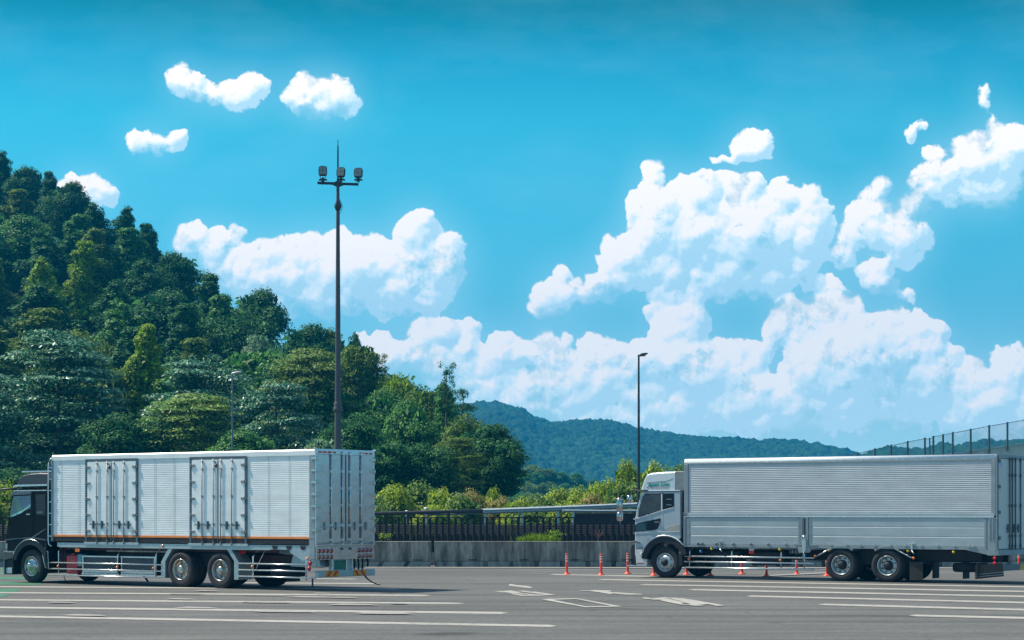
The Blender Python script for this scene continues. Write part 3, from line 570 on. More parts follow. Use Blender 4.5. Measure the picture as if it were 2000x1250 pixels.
# ------------------------------------------------------------------ sloping wall with net fence, right
def ramp_wall():
    Y = 112.0; s = Y/4000; P = lambda px, py: (at(px, py, Y).x, at(px, py, Y).z)
    top = [P(1500, 948), P(1870, 882.5), P(2000, 864), P(2400, 806), P(2700, 763)]
    r = empty('ramp_wall', (top[1][0], Y, 0)); ox = top[1][0]; tag(r, 'pale concrete ramp wall rising to the right above the silver truck roof', 'wall')
    mb = MB(); mb.prism([(a-ox, b) for a, b in top]+[(top[-1][0]-ox, -1), (top[0][0]-ox, -1)], 0, .5); mb.build('wall', M_WALL, r)
    mb = MB(); mb.loft([[(a-ox, -.06, b), (a-ox, .56, b), (a-ox, .56, b-.10), (a-ox, -.06, b-.10)] for a, b in top]); mb.build('coping', M_GALV, r)
    mb = MB(); x = top[0][0]-ox
    while x < top[-1][0]-ox: mb.box(x, x+.012, -.012, -.004, -1, 3.3+max(0, (x+1))*.135); x += .55
    mb.build('panel_joint', M_CONC, r)
    # fence
    f = empty('net_fence', (ox, Y-.12, 0)); tag(f, 'net fence with grey posts standing on the ramp wall at the right', 'fence')
    tops = {1640: 890.5, 1675: 884, 1708: 875.6, 1740: 868.6, 1772: 861.6, 1805.6: 855, 1815: 855.5, 1822: 851.4, 1841: 848, 1860: 844, 1895: 837.4, 1931: 830.4, 1966.6: 824.4, 2002: 818, 2038: 811, 2074: 804, 2110: 797}
    keys = sorted(tops)
    wall_z = lambda X: np.interp(X, [a-ox for a, b in top], [b for a, b in top])
    cz = []
    for k in keys:
        a, b = P(k, tops[k]); a -= ox; cz.append((a, b)); thin = k == 1815
        mb = MB(); w_ = .03 if thin else .045; mb.box(a-w_, a+w_, -.05, .05, wall_z(a)-.35, b); mb.build('post', M_WIRE if thin else M_GALV if False else M_WIRE, f)
    mb = MB(); mb.tube([(a, -.02, b-.06) for a, b in cz], .018, 6)
    k = 0; x = cz[0][0]
    while x < cz[-1][0]:
        z = float(np.interp(x, [a for a, b in cz], [b for a, b in cz])); mb.box(x-.03, x+.03, -.03, .03, z-.075, z-.03); x += .27
    mb.build('top_wire', M_WIRE, f)
    # diagonal net of fine wires
    mb = MB(); x0, x1 = cz[0][0], cz[-1][0]; rr = .0045; stp = .085
    xs = [a for a, b in cz]; zs = [b for a, b in cz]
    x = x0-1.6
    while x < x1+1.6:
        for sg in (-1, 1):
            seg = []
            for i in range(0, 34):
                xx = x+sg*i*.05; 
                if xx < x0 or xx > x1: continue
                zb = float(wall_z(xx)); zt_ = float(np.interp(xx, xs, zs))-.06
                base = float(wall_z(x)) 
                zz = base + i*.05
                if zb <= zz <= zt_: seg.append((xx, zz))
            if len(seg) > 1:
                (a, b), (c, d) = seg[0], seg[-1]
                mb.add([(a-rr, 0, b), (a+rr, 0, b), (c+rr, 0, d), (c-rr, 0, d), (a, .006, b), (c, .006, d)], [(0, 1, 2, 3), (1, 4, 5, 2), (4, 0, 3, 5)])
        x += stp
    mb.build('net', M_WIRE, f)
ramp_wall()
# ------------------------------------------------------------------ foliage
def leaf_quads(P, Nrm, size, rs):
    """rhombic leaves, a little folded, at points P with normals Nrm"""
    n = len(P); Nrm = Nrm/np.linalg.norm(Nrm, axis=1, keepdims=True)
    r = rs.normal(size=(n, 3)); T = np.cross(Nrm, r); T /= np.linalg.norm(T, axis=1, keepdims=True); B = np.cross(Nrm, T)
    L = (size*rs.uniform(.7, 1.35, n))[:, None]; W_ = L*rs.uniform(.38, .6, n)[:, None]; dr = (rs.uniform(-.25, .05, n))[:, None]*L
    v = np.stack([P-T*L*.5, P+B*W_*.5+Nrm*dr*.3, P+T*L*.5+Nrm*dr, P-B*W_*.5+Nrm*dr*.3], 1).reshape(-1, 3)
    return v, np.arange(4*n).reshape(n, 4)
def crown(name, seed, W, H, nl, leaf, style, mat):
    rs = np.random.RandomState(seed); C = []
    if style == 'round':
        k = int(46)
        for i in range(k):
            d = rs.normal(size=3); d /= np.linalg.norm(d); d[2] = d[2]*.9+.08; f = rs.uniform(.45, .92)
            lump = 1+.16*sin(3*atan2(d[1], d[0])+seed)+.10*sin(5*d[2]+seed*2)
            C.append((*(d*f*lump*np.array([W/2, W/2, H/2])*.86+np.array([0, 0, H/2])), rs.uniform(.12, .21)*W, rs.uniform(.10, .16)*W))
    elif style == 'cone':
        for i in range(58):
            z = rs.uniform(.03, 1)**.85; a = rs.uniform(0, 2*pi); R_ = (1-z**1.6)**.75*(.9+.15*sin(2*a+seed))+.07; f = rs.uniform(.5, 1)
            C.append((cos(a)*R_*f*W/2*.86, sin(a)*R_*f*W/2*.86, z*H*.95, rs.uniform(.09, .17)*W*(1.15-z*.5), rs.uniform(.09, .14)*W*(1.1-z*.4)))
    elif style == 'layer':
        for i in range(120):
            z = rs.uniform(.02, 1)**.85; a = rs.uniform(0, 2*pi); R_ = (1-z**2.8)**.55*(.9+.14*sin(3*a+seed*1.7))+.06; f = rs.uniform(.25, 1)**.55
            q = round(z*9)/9*.6+z*.4 + rs.uniform(-.03, .03) + .05*sin(a*2+seed)*(1-z)
            C.append((cos(a)*R_*f*W/2*.92, sin(a)*R_*f*W/2*.92, max(.02, q)*H*.97-.16*f*f*W*.2, rs.uniform(.07, .19)*W, rs.uniform(.016, .042)*W))
    elif style == 'sparse':
        for i in range(30):
            z = rs.uniform(.05, 1); a = rs.uniform(0, 2*pi); R_ = .35+.65*abs(sin(z*9+seed)); f = rs.uniform(.3, 1)
            C.append((cos(a)*R_*f*W/2*.9, sin(a)*R_*f*W/2*.9, z*H, rs.uniform(.09, .16)*W, rs.uniform(.06, .12)*W))
    elif style == 'mound':
        for i in range(46):
            d = rs.normal(size=3); d /= np.linalg.norm(d); d[2] = abs(d[2]); f = rs.uniform(.7, .98)
            C.append((*(d*f*np.array([W/2, W/2*.8, H])*.88), rs.uniform(.10, .2)*W, rs.uniform(.08, .2)*W))
    C = np.array(C); ci = rs.choice(len(C), nl, p=(C[:, 3]**2)/np.sum(C[:, 3]**2))
    u = rs.normal(size=(nl, 3)); u /= np.linalg.norm(u, axis=1, keepdims=True)
    if style != 'sparse': u[:, 2] = np.where(rs.rand(nl) < .62, np.abs(u[:, 2]), u[:, 2])
    sc_ = np.stack([C[ci, 3], C[ci, 3], C[ci, 4]], 1)
    rad = rs.uniform(.55, 1.12, nl)[:, None]
    P = C[ci, :3] + u*sc_*rad
    flat = 1.7 if style == 'layer' else .75
    Nn = u*np.array([1, 1, 1.0]) + np.array([0, 0, flat]) + rs.normal(size=(nl, 3))*.45
    v, q = leaf_quads(P, Nn, leaf, rs)
    # a loose inner filling so crowns are not hollow
    if style in ('round', 'cone', 'mound'):
        n2 = nl//6; d = rs.normal(size=(n2, 3)); d /= np.linalg.norm(d, axis=1, keepdims=True)
        zz = rs.uniform(.12, .85, n2); rr = rs.uniform(0, .62, n2)
        if style == 'cone': rr *= (1-zz)**.6*1.15
        P2 = np.stack([d[:, 0]*rr*W/2, d[:, 1]*rr*W/2, zz*H], 1)
        v2, q2 = leaf_quads(P2, rs.normal(size=(n2, 3)), leaf*2.6, rs); q = np.concatenate([q, q2+len(v)]); v = np.concatenate([v, v2])
    return np_mesh(name, v, q, mat)
def trunk_mesh(H, hc, r, seed, nb=6, W=6):
    rs = random.Random(seed); mb = MB(); mb.mat(0, True)
    pts = [(0, 0, -1.2)] + [(rs.uniform(-.15, .15)*i*.5, rs.uniform(-.15, .15)*i*.5, (H*.86)*i/5) for i in range(0, 6)]
    mb.tube(pts, r*1.25, 8, r1=r*.22)
    for k in range(nb):
        z = hc + (H*.8-hc)*k/nb; a = rs.uniform(0, 6.28); l = W*.36*(1-.5*k/nb)
        mb.tube([(0, 0, z), (cos(a)*l*.5, sin(a)*l*.5, z+l*.22), (cos(a)*l, sin(a)*l, z+l*.5)], r*.4, 6, r1=r*.08)
    me_o = mb.build('trunk', M_BARK); me = me_o.data; bpy.data.objects.remove(me_o); return me
TR = {}
def species(key, seed, W, H, Hc0, nl, leaf, style):
    TR[key] = dict(W=W, H=H, base=Hc0, crown=crown('crown_'+key, seed, W, H-Hc0, nl, leaf, style, LEAF['dark']), trunk=trunk_mesh(H, Hc0+.3, .16+W*.012, seed, W=W))
species('round_a', 1, 8, 10, 1.2, 15000, .30, 'round'); species('round_b', 2, 8, 10, 1.2, 15000, .30, 'round'); species('round_c', 5, 8, 9.5, 1.0, 15000, .28, 'round')
species('cone_a', 3, 7, 12, 1.2, 15000, .28, 'cone'); species('cone_b', 4, 7, 12, 1.2, 15000, .28, 'cone')
species('layer_a', 6, 10, 11, 1.0, 26000, .26, 'layer'); species('layer_b', 7, 10, 10, 1.0, 26000, .26, 'layer')
species('sparse', 8, 5, 10, 3.0, 2600, .24, 'sparse'); species('sparse_b', 9, 4, 9, 3.0, 2000, .24, 'sparse')
def plant(key, px, ytop, Y, Wpx, mat, name, label, cat='tree', group='trees on the wooded hillside', hpx=None, rz=None, gz=None):
    """a tree whose top stands at a given bearing and height, at distance Y; Wpx gives its true width"""
    T = TR[key]; s = Y/4000.0; top = at(px, ytop, Y); sw = Wpx*s/T['W']
    Hh = hpx*s if hpx else T['H']*sw
    sh = Hh/T['H']
    r = empty(name, (top.x, Y, top.z-Hh)); r.rotation_euler.z = RNG.uniform(0, 6.28) if rz is None else rz
    tag(r, label, cat, group)
    c = bpy.data.objects.new('crown', T['crown']); COL.objects.link(c); c.parent = r; c.location = (0, 0, T['base']*sh); ax_ = RNG.uniform(.86, 1.2); c.scale = (sw*ax_, sw/ax_**.5, sh)
    c.material_slots[0].link = 'OBJECT'; c.material_slots[0].material = LEAF[mat]
    t = bpy.data.objects.new('trunk', T['trunk']); COL.objects.link(t); t.parent = r; t.scale = (min(sw, 1.3), min(sw, 1.3), sh)
    return r
SILX = [-200, 0, 60, 130, 170, 210, 260, 330, 360, 410, 460, 520, 590, 640, 690, 740, 790, 850, 900, 935, 1000, 1040, 1080]
SILY = [215, 285, 322, 332, 385, 392, 404, 455, 495, 525, 520, 560, 610, 625, 665, 700, 722, 745, 760, 790, 850, 900, 990]
FRX = [-200, 0, 300, 600, 680, 750, 850, 950, 1000, 1060, 1080]; FRY = [700, 700, 710, 735, 770, 800, 840, 870, 900, 960, 990]
sil = lambda x: float(np.interp(x, SILX, SILY)); fro = lambda x: float(np.interp(x, FRX, FRY))
YB = 140.0
def hill_top_y(px, Y):
    return max(sil(px), fro(px)-(Y-YB)/135.0*400)
def hill_z(px, Y):
    """ground height of the hill under the trees"""
    t = np.clip((Y-112)/(YB-112), 0, 1); Yc = max(Y, YB)
    z = CAM_H+(1000-hill_top_y(px, Yc))*Yc/4000.0 - 11.0
    zf = max(-.5, z)
    return float(-.6+(zf+.6)*t*t*(3-2*t)) if Y < YB else zf
# terrain
def hill_mesh():
    pxs = np.linspace(-500, 1150, 100); Ys = np.concatenate([np.linspace(104, 140, 10), np.linspace(146, 330, 44)])
    co = []; 
    for Y in Ys:
        for x in pxs:
            Yc = Y; z = hill_z(x, Yc) if Y < 290 else hill_z(x, 290)-(Y-290)*.2
            co.append(((x-1000)*Y/4000.0, Y, z+.35*sin(x*.21+Y*.5)))
    n = len(pxs); idx = np.arange(len(co)).reshape(len(Ys), n)
    q = np.stack([idx[:-1, :-1], idx[:-1, 1:], idx[1:, 1:], idx[1:, :-1]], -1).reshape(-1, 4)
    me = np_mesh('hillside', co, q, M_SOIL, True); o = bpy.data.objects.new('hillside', me); COL.objects.link(o); tag(o, kind='structure')
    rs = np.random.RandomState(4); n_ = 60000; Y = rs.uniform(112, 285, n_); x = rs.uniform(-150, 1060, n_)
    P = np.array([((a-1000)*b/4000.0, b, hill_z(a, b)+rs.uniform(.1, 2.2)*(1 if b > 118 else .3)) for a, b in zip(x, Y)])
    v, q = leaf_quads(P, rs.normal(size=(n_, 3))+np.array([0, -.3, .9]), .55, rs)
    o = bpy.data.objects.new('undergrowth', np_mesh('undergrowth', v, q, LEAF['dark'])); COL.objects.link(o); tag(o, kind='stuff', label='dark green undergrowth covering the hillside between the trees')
hill_mesh()
# the wood goes on, as one mass, beyond the left end of what the photo shows
rs = np.random.RandomState(77); VV = []; QQ = []; base_ = 0
for k_ in range(75):
    Y = rs.uniform(135, 280); x = -170 - rs.uniform(0, 330) - (Y-135)*.3; z = hill_z(x, Y); src = TR[['round_a', 'round_b', 'cone_a'][k_ % 3]]; me = src['crown']; n_ = len(me.vertices); co = np.empty(n_*3, np.float32); me.vertices.foreach_get('co', co); co = co.reshape(-1, 4, 3)[::4]
    s_ = rs.uniform(.9, 1.25); cen = co.mean(1, keepdims=True); co = cen*s_ + (co-cen)*2.0; a_ = rs.uniform(0, 6.28); R2 = np.array([[cos(a_), -sin(a_), 0], [sin(a_), cos(a_), 0], [0, 0, 1]]); co = co @ R2.T + np.array([(x-1000)*Y/4000, Y, z+.8])
    VV.append(co.reshape(-1, 3)); QQ.append(np.arange(len(co)*4).reshape(-1, 4)+base_); base_ += len(co)*4
o = bpy.data.objects.new('woodland', np_mesh('woodland', np.concatenate(VV), np.concatenate(QQ), LEAF['mid'])); COL.objects.link(o); tag(o, kind='stuff', label='green woodland continuing past the left edge of the hillside')
# --- trees one can tell apart
G = 'trees on the wooded hillside'
SPEC = [
 ('layer_a', 118, 642, 134, 300, 'layer', 'layered_tree', 'broad tree with flat silvery tiers of leaves above the black cab', 410),
 ('layer_b', -60, 700, 128, 300, 'layer', 'layered_tree', 'dark tiered tree cut by the left edge, behind the black cab', 340),
 ('layer_b', 392, 692, 140, 270, 'layer', 'layered_tree', 'tiered tree with pale leaf layers directly behind the thin grey street lamp', 350),
 ('layer_a', 385, 765, 126, 250, 'layery', 'layered_tree', 'lower tiered tree with yellowish leaf layers beside the grey lamp', 260),
 ('layer_b', 545, 740, 131, 210, 'layer', 'layered_tree', 'tiered tree between the thin grey lamp and the floodlight mast', 290),
 ('layer_a', 610, 676, 146, 250, 'olive', 'broadleaf_tree', 'wide olive green tree with spreading tiers left of the floodlight mast', 340),
 ('cone_a', 285, 628, 146, 120, 'yellow', 'broadleaf_tree', 'narrow tree with bright yellow green top between the two silvery tiered trees', 230),
 ('cone_b', 84, 500, 196, 100, 'yellow', 'broadleaf_tree', 'yellow green pointed tree high on the left slope, the lower of two', 190),
 ('cone_a', 166, 466, 208, 118, 'yellow', 'broadleaf_tree', 'yellow green pointed tree high on the left slope, the upper of two', 200),
 ('round_b', 505, 640, 165, 66, 'pale', 'broadleaf_tree', 'small pale leaved tree in mid slope above the tiered trees', 140),
 ('round_a', 45, 905, 118, 190, 'dark', 'broadleaf_tree', 'dark low tree directly behind the black cab roof', 150),
 ('round_c', 240, 800, 124, 200, 'dark', 'broadleaf_tree', 'dark low tree behind the front of the left truck box', 220),
 ('round_a', 480, 830, 122, 180, 'mid', 'broadleaf_tree', 'mid green low tree behind the left truck roof, right of the grey lamp', 200),
 ('round_b', 625, 840, 121, 90, 'pale', 'broadleaf_tree', 'pale spray of leaves low beside the floodlight mast foot', 160),
 ('round_c', 690, 800, 124, 170, 'dark', 'broadleaf_tree', 'dark low tree right of the floodlight mast behind the tail of the left truck', 210),
 ('round_b', 700, 655, 160, 110, 'olive', 'broadleaf_tree', 'olive tree on the skyline touching the right side of the floodlight mast', 200),
 ('cone_b', 690, 645, 172, 80, 'dark', 'broadleaf_tree', 'dark tree on the skyline just behind the floodlight mast', 180),
 ('sparse', 735, 682, 160, 80, 'olive', 'broadleaf_tree', 'thin gappy tree on the skyline right of the floodlight mast', 150),
 ('round_a', 745, 745, 145, 140, 'mid', 'broadleaf_tree', 'rounded green tree in mid slope right of the floodlight mast', 260),
 ('round_c', 775, 722, 158, 90, 'yellow', 'broadleaf_tree', 'yellowish leafy tree near the skyline between the mast and the tall snag', 180),
 ('round_b', 835, 735, 150, 130, 'olive', 'broadleaf_tree', 'rounded olive tree on the skyline left of the tall snag', 260),
 ('round_a', 800, 765, 136, 140, 'mid', 'broadleaf_tree', 'large rounded mid green tree above the vine thicket, left of the tall snag', 260),
 ('sparse_b', 872, 703, 140, 44, 'dark', 'snag_tree', 'tall thin snag with a tuft of leaves sticking up from the ridge', 150),
 ('sparse', 905, 752, 136, 66, 'dark', 'broadleaf_tree', 'thin tree with clumped leaves at the right end of the ridge', 150),
 ('cone_a', 868, 745, 142, 100, 'mid', 'broadleaf_tree', 'green pointed tree beneath the tall snag', 240),
 ('round_c', 905, 800, 134, 130, 'olive', 'broadleaf_tree', 'rounded olive tree at the right end of the hillside, left of the dark round tree', 240),
 ('round_a', 950, 818, 128, 160, 'dark', 'broadleaf_tree', 'big dark rounded tree ending the wood, against the blue mountain', 190),
 ('round_b', 985, 850, 126, 100, 'dark', 'broadleaf_tree', 'dark rounded tree bulging lowest at the right end of the wood', 150),
 ('layer_b', 895, 850, 122, 120, 'olive', 'broadleaf_tree', 'pine like tree with flat olive tiers low at the right of the wood', 150),
 ('round_c', 830, 860, 121, 140, 'dark', 'broadleaf_tree', 'dark low tree just above the left part of the vine thicket', 170),
 ('round_b', 760, 850, 120, 130, 'dark', 'broadleaf_tree', 'dark low tree right beside the tail of the left truck', 170),
]
for (k, x, y, Y, wpx, mt, nm, lab, hp) in SPEC: plant(k, x, y, Y, wpx, LEAF and mt, nm, lab, 'tree', G, hpx=hp)
# --- the close dark crowns that fill the slope, row above row
ROWN = ['low on slope', 'second row up', 'third row up', 'fourth row up', 'fifth row up', 'sixth row up', 'seventh row up', 'eighth row up', 'ninth row up', 'tenth row up']
def colname(x):
    for lim, nm in ((20, 'at the left edge of the picture'), (90, 'above the black cab'), (170, 'above the left truck box front'), (270, 'above the first side door'), (370, 'above the plain panel between the side doors'),
                    (450, 'above the second side door, left of the grey lamp'), (520, 'just right of the grey lamp line'), (610, 'above the rear side panel'), (680, 'by the floodlight mast'), (780, 'right of the floodlight mast'), (2000, 'towards the right end of the ridge')):
        if x < lim: return nm
placed = []; rr_ = random.Random(21); row = 0; cnt = {}
for row in range(0, 10):
    f = row/9.0; x = -60 + rr_.uniform(0, 50)
    while x < 880:
        yf, ys = fro(x), sil(x); y = yf-25 - row*46 + rr_.uniform(-14, 14)
        Y = YB + (yf-y)/400*135
        onsky = False
        if y < ys+28: 
            x += 60; continue
        W_ = rr_.uniform(7.2, 10.0); wpx = W_*4000/Y
        key = rr_.choice(['round_a', 'round_b', 'round_c', 'cone_a', 'cone_b', 'cone_a'])
        mt = rr_.choices(['dark', 'mid', 'dark', 'olive'], [4, 4, 3, 1.2 if x < 600 else 3])[0]
        fl = {'dark': 'dark green', 'mid': 'mid green', 'olive': 'olive green'}[mt]; sh = 'pointed' if 'cone' in key else 'rounded'
        pos = 'on the skyline' if onsky else ROWN[row]
        lab = ' '.join(f'{fl} {sh} tree {pos}, {colname(x)}'.split()[:16])
        plant(key, x, y, Y, wpx, mt, 'broadleaf_tree', lab, 'tree', G, hpx=rr_.uniform(10.5, 12.5)*4000/Y)
        placed.append(lab); x += wpx*rr_.uniform(.55, .72)
x = -40
while x < 880:
    y = sil(x)+rr_.uniform(-5, 9); Y = YB+max(0, fro(x)-y)/400*135; W_ = rr_.uniform(5.6, 8.2); key = rr_.choice(['cone_a', 'cone_b', 'round_a', 'round_c', 'round_b']); mt = rr_.choices(['dark', 'mid', 'olive'], [6, 2, 0 if x < 600 else 3])[0]
    plant(key, x, y, Y, W_*4000/Y, mt, 'broadleaf_tree', ' '.join(f"{ {'dark': 'dark green', 'mid': 'mid green', 'olive': 'olive green'}[mt]} {'pointed' if 'cone' in key else 'rounded'} tree on the skyline, {colname(x)}".split()[:16]), 'tree', G, hpx=rr_.uniform(10.5, 12)*4000/Y)
    x += W_*4000/Y*rr_.uniform(.42, .62)
# ------------------------------------------------------------------ vine thicket behind the fence
TV = [crown('vine_mound_%s' % 'abc'[i], 30+i, 4, 2.4, 9500, .17, 'mound', LEAF['vine']) for i in range(3)]
TWIG = None
def bush(px, ytop, Y, wpx, mat, label, k, name='vine_bush', group='vine covered bushes behind the fence', zb=0.3):
    s = Y/4000.0; top = at(px, ytop, Y); r = empty(name, (top.x, Y, zb)); r.rotation_euler.z = k*1.3
    tag(r, label, 'bush', group)
    c = bpy.data.objects.new('foliage', TV[k % 3]); COL.objects.link(c); c.parent = r; sw = wpx*s/4.0; c.scale = (sw, sw, (top.z-zb)/2.4/1.08)
    c.material_slots[0].link = 'OBJECT'; c.material_slots[0].material = LEAF[mat]
    mb = MB(); mb.mat(0, True)
    for i in range(4):
        a = i*1.57+k; mb.tube([(0, 0, -.8), (cos(a)*.3*sw, sin(a)*.3*sw, (top.z-zb)*.3), (cos(a)*.8*sw, sin(a)*.8*sw, (top.z-zb)*.62)], .05, 5, r1=.015)
    mb.build('stem', M_BARK, r)
    return r
BU = [(715,952,104,120,'vined','vine bush right behind the tail of the left truck'), (770,940,106,130,'vine','yellow green vine bush, first full mound right of the left truck'), (822,932,108,130,'vined','tall dark green vine mound left of the reddish vines'),
 (868,944,104,100,'vine','yellow green vine bush under the ridge snag'), (905,958,102,110,'vined','green vine bush above the end of the brown rail'), (925,950,108,100,'vinep','reddish tinged vine bush left of the mountain foot'),
 (975,962,103,90,'vinep','reddish brown vine bush where the silver rail begins'), (960,948,110,60,'vine','upright leafy vine sprig before the dark round tree'), (1010,966,102,100,'vine','low yellow vine bush in the dip of the thicket'),
 (1055,958,104,110,'vined','green vine bush right of the dip in the thicket'), (1095,948,105,110,'vine','yellow green vine bush below the middle of the mountain'), (1140,944,104,110,'vine','rounded vine bush left of the silver truck mirrors'),
 (1185,925,106,110,'vine','vine bush on the rise left of the street lamp'), (1225,890,109,100,'vine','tall vine mound just left of the dark street lamp'), (1215,930,103,90,'vined','dark vine bush below the tall mound, behind the truck mirrors'),
 (1275,888,109,110,'vine','tall vine mound right of the dark street lamp, above the silver cab'), (1320,900,108,110,'vined','vine mound between the silver cab roof and its box'), (1380,915,107,140,'vined','vine mound hidden behind the silver truck box'),
 (660,960,103,120,'vined','vine bush hidden behind the left truck box'), (1165,960,101,100,'vinep','brownish vine bush low beside the silver rail'), (1450,930,107,140,'vined','vine mound further right behind the silver truck box'),
 (740,975,101,110,'vined','low vine bush against the brown rail beside the left truck tail'),(845,982,100,120,'vine','low yellow green vine bush under the reddish vines, above the brown rail'),(1040,980,101,120,'vined','low vine bush above the silver rail start'),(1110,972,101,130,'vine','low vine bush above the middle of the silver rail'),(1250,935,103,130,'vined','vine bush at the foot of the dark street lamp'),
 (20,935,104,130,'vine','sunlit yellowish bush behind the black cab mirror'), (-30,950,100,120,'vine','sunlit bush at the left edge beside the black cab'), (30,1010,96,70,'vine','small bright bush low at the left edge below the cab mirror')]
for i, (x, y, Y, wp, mt, lab) in enumerate(BU): bush(x, y, Y, wp, mt, lab, i)
# weeds on top of the barrier line
def grass_tuft(px, py0, py1, Y, wpx, label, name, n, mat, lean=.5):
    s = Y/4000.0; b = at(px, py1, Y); r = empty(name, b); tag(r, label, 'plant'); rs = random.Random(n); mb = MB(); H = (py1-py0)*s; W_ = wpx*s
    for i in range(n):
        x = rs.uniform(-.5, .5)*W_; h = H*rs.uniform(.5, 1)*(1-1.1*abs(x/W_)**1.3); a = rs.uniform(-lean, lean); w2 = rs.uniform(.008, .018)
        y = rs.uniform(-.12, .12)
        mb.add([(x-w2, y, 0), (x+w2, y, 0), (x+a*h*.4+w2*.8, y, h*.6), (x+a*h*.4-w2*.8, y, h*.6), (x+a*h, y+rs.uniform(-.1, .1), h*.95)], [(0, 1, 2, 3), (3, 2, 4)])
    mb.build('blades', LEAF[mat], r); return r
grass_tuft(1052, 1036, 1059, 79.6, 85, 'bright green grass tuft growing behind the barrier, below the fence', 'grass_tuft', 260, 'yellow', .9)
def leafy_weed(px, py0, py1, Y, wpx, label, mat, n=260, seed=0, size=.09):
    s = Y/4000.0; b = at(px, py1, Y); r = empty('weed', b); tag(r, label, 'plant'); rs = np.random.RandomState(seed); H = (py1-py0)*s; W_ = wpx*s
    P = rs.normal(size=(n, 3))*np.array([W_*.24, W_*.2, H*.2])+np.array([0, 0, H*.6]); v, q = leaf_quads(P, rs.normal(size=(n, 3))+np.array([0, -.5, .8]), size, rs)
    o = bpy.data.objects.new('leaves', np_mesh('leaves', v, q, LEAF[mat])); COL.objects.link(o); o.parent = r
    mb = MB()
    for i in range(5): mb.tube([(0, 0, -.1), (W_*.2*sin(i*2), 0, H*.5), (W_*.35*sin(i*2), 0, H*.9)], .008, 4)
    mb.build('stem', M_BARK, r)
leafy_weed(746, 1041, 1058, 79.6, 12, 'small bright weed on the barrier, left of the pair by the truck tail', 'yellow', 60, 1)
leafy_weed(759, 1040, 1058, 79.6, 12, 'small bright weed on the barrier, right of the pair by the truck tail', 'yellow', 60, 2)
leafy_weed(1082, 1035, 1058, 79.7, 34, 'leafy bright weed at the right end of the grass tuft', 'yellow', 160, 3)
r = empty('dry_twig', at(1168, 1058, 79.6)); tag(r, 'dry reddish bare twig standing in front of the dark fence', 'plant'); mb = MB(); rs = random.Random(5)
for i in range(16):
    a = rs.uniform(-.5, .5); h = rs.uniform(.25, .5); mb.tube([(0, 0, 0), (a*.1, 0, h*.5), (a*.45, rs.uniform(-.05, .05), h)], .005, 4)
mb.build('twigs', simple('dry_stem', (.22, .10, .09), .8), r)
# ------------------------------------------------------------------ far wooded mountains
def worley(X, Y, cell, seed):
    r = np.random.RandomState(seed); A = r.rand(512, 512, 3); xi = np.floor(X/cell).astype(int); yi = np.floor(Y/cell).astype(int); best = np.full_like(X, 9.0); hh = np.zeros_like(X)
    for dx in (-1, 0, 1):
        for dy in (-1, 0, 1):
            g = A[(yi+dy) % 512, (xi+dx) % 512]; d = np.sqrt(((xi+dx+g[..., 0])-X/cell)**2+((yi+dy+g[..., 1])-Y/cell)**2)
            m_ = d < best; best = np.where(m_, d, best); hh = np.where(m_, g[..., 2], hh)
    return np.clip(1-best*1.15, 0, 1)**.6*(.65+.6*hh)
def mat_far(name, a, b):
    m, t, p = new_mat(name); n = noise_node(t, .09, 6, .7); n2 = noise_node(t, .011, 4, .6)
    r = ramp(t, n.outputs[0], [(.35, a), (.65, b)]); r2 = ramp(t, n2.outputs[0], [(.35, (.6, .65, .7)), (.65, (1.35, 1.25, 1.1))])
    mu = N(t, 'ShaderNodeMix', data_type='RGBA', blend_type='MULTIPLY'); mu.inputs[0].default_value = 1; t.links.new(r.outputs[0], mu.inputs[6]); t.links.new(r2.outputs[0], mu.inputs[7])
    t.links.new(mu.outputs[2], p.inputs['Base Color']); p.inputs['Roughness'].default_value = .9; p.inputs['Specular IOR Level'].default_value = .1; return m
def mountain(name, prof, Y0, Y1, x0, x1, nx, ny, cell, amp, mat, seed):
    PX = np.linspace(x0, x1, nx); T = np.linspace(0, 1, ny)
    ridge = np.interp(PX, [p_[0] for p_ in prof], [p_[1] for p_ in prof])
    pxg, tg = np.meshgrid(PX, T); Y = Y0+(Y1-Y0)*tg; X = (pxg-1000)*Y/4000.0
    rz = CAM_H+(1000-ridge-7)[None, :]*Y1/4000.0
    bump = lattice_noise(X/120, Y/120, seed, 3)
    z = rz*(np.sin(tg*pi/2)**1.15) + bump*amp*2.2*tg*(1-tg)*2
    z = z + worley(X, Y, cell, seed)*amp + worley(X+31, Y+7, cell*.42, seed+1)*amp*.5 + worley(X+3, Y+77, cell*.2, seed+2)*amp*.16 - amp
    # back slope
    co = np.stack([X, Y, z], -1)
    back = co[-1:].copy(); back[..., 1] += 200; back[..., 2] -= 60
    co = np.concatenate([co, back], 0).reshape(-1, 3); ny2 = ny+1
    idx = np.arange(nx*ny2).reshape(ny2, nx); q = np.stack([idx[:-1, :-1], idx[:-1, 1:], idx[1:, 1:], idx[1:, :-1]], -1).reshape(-1, 4)
    o = bpy.data.objects.new(name, np_mesh(name, co, q, mat, True)); COL.objects.link(o); tag(o, kind='structure'); return o
MF = mat_far('far_forest', (.005, .030, .020), (.024, .074, .036)); MF2 = mat_far('middle_forest', (.022, .060, .020), (.080, .140, .050))
mountain('mountain', [(700,860),(800,815),(860,795),(920,787),(940,784),(970,785),(1000,792),(1020,797),(1045,812),(1075,822),(1120,820),(1170,818),(1200,822),(1235,830),(1262,838),(1300,842),(1340,849),(1400,853),(1440,852),(1480,858),(1530,857),(1560,861),(1600,868),(1640,876),(1680,886),(1720,900),(1800,930),(2100,960)], 1050, 1550, 700, 2100, 1100, 300, 8, 3.6, MF, 3)
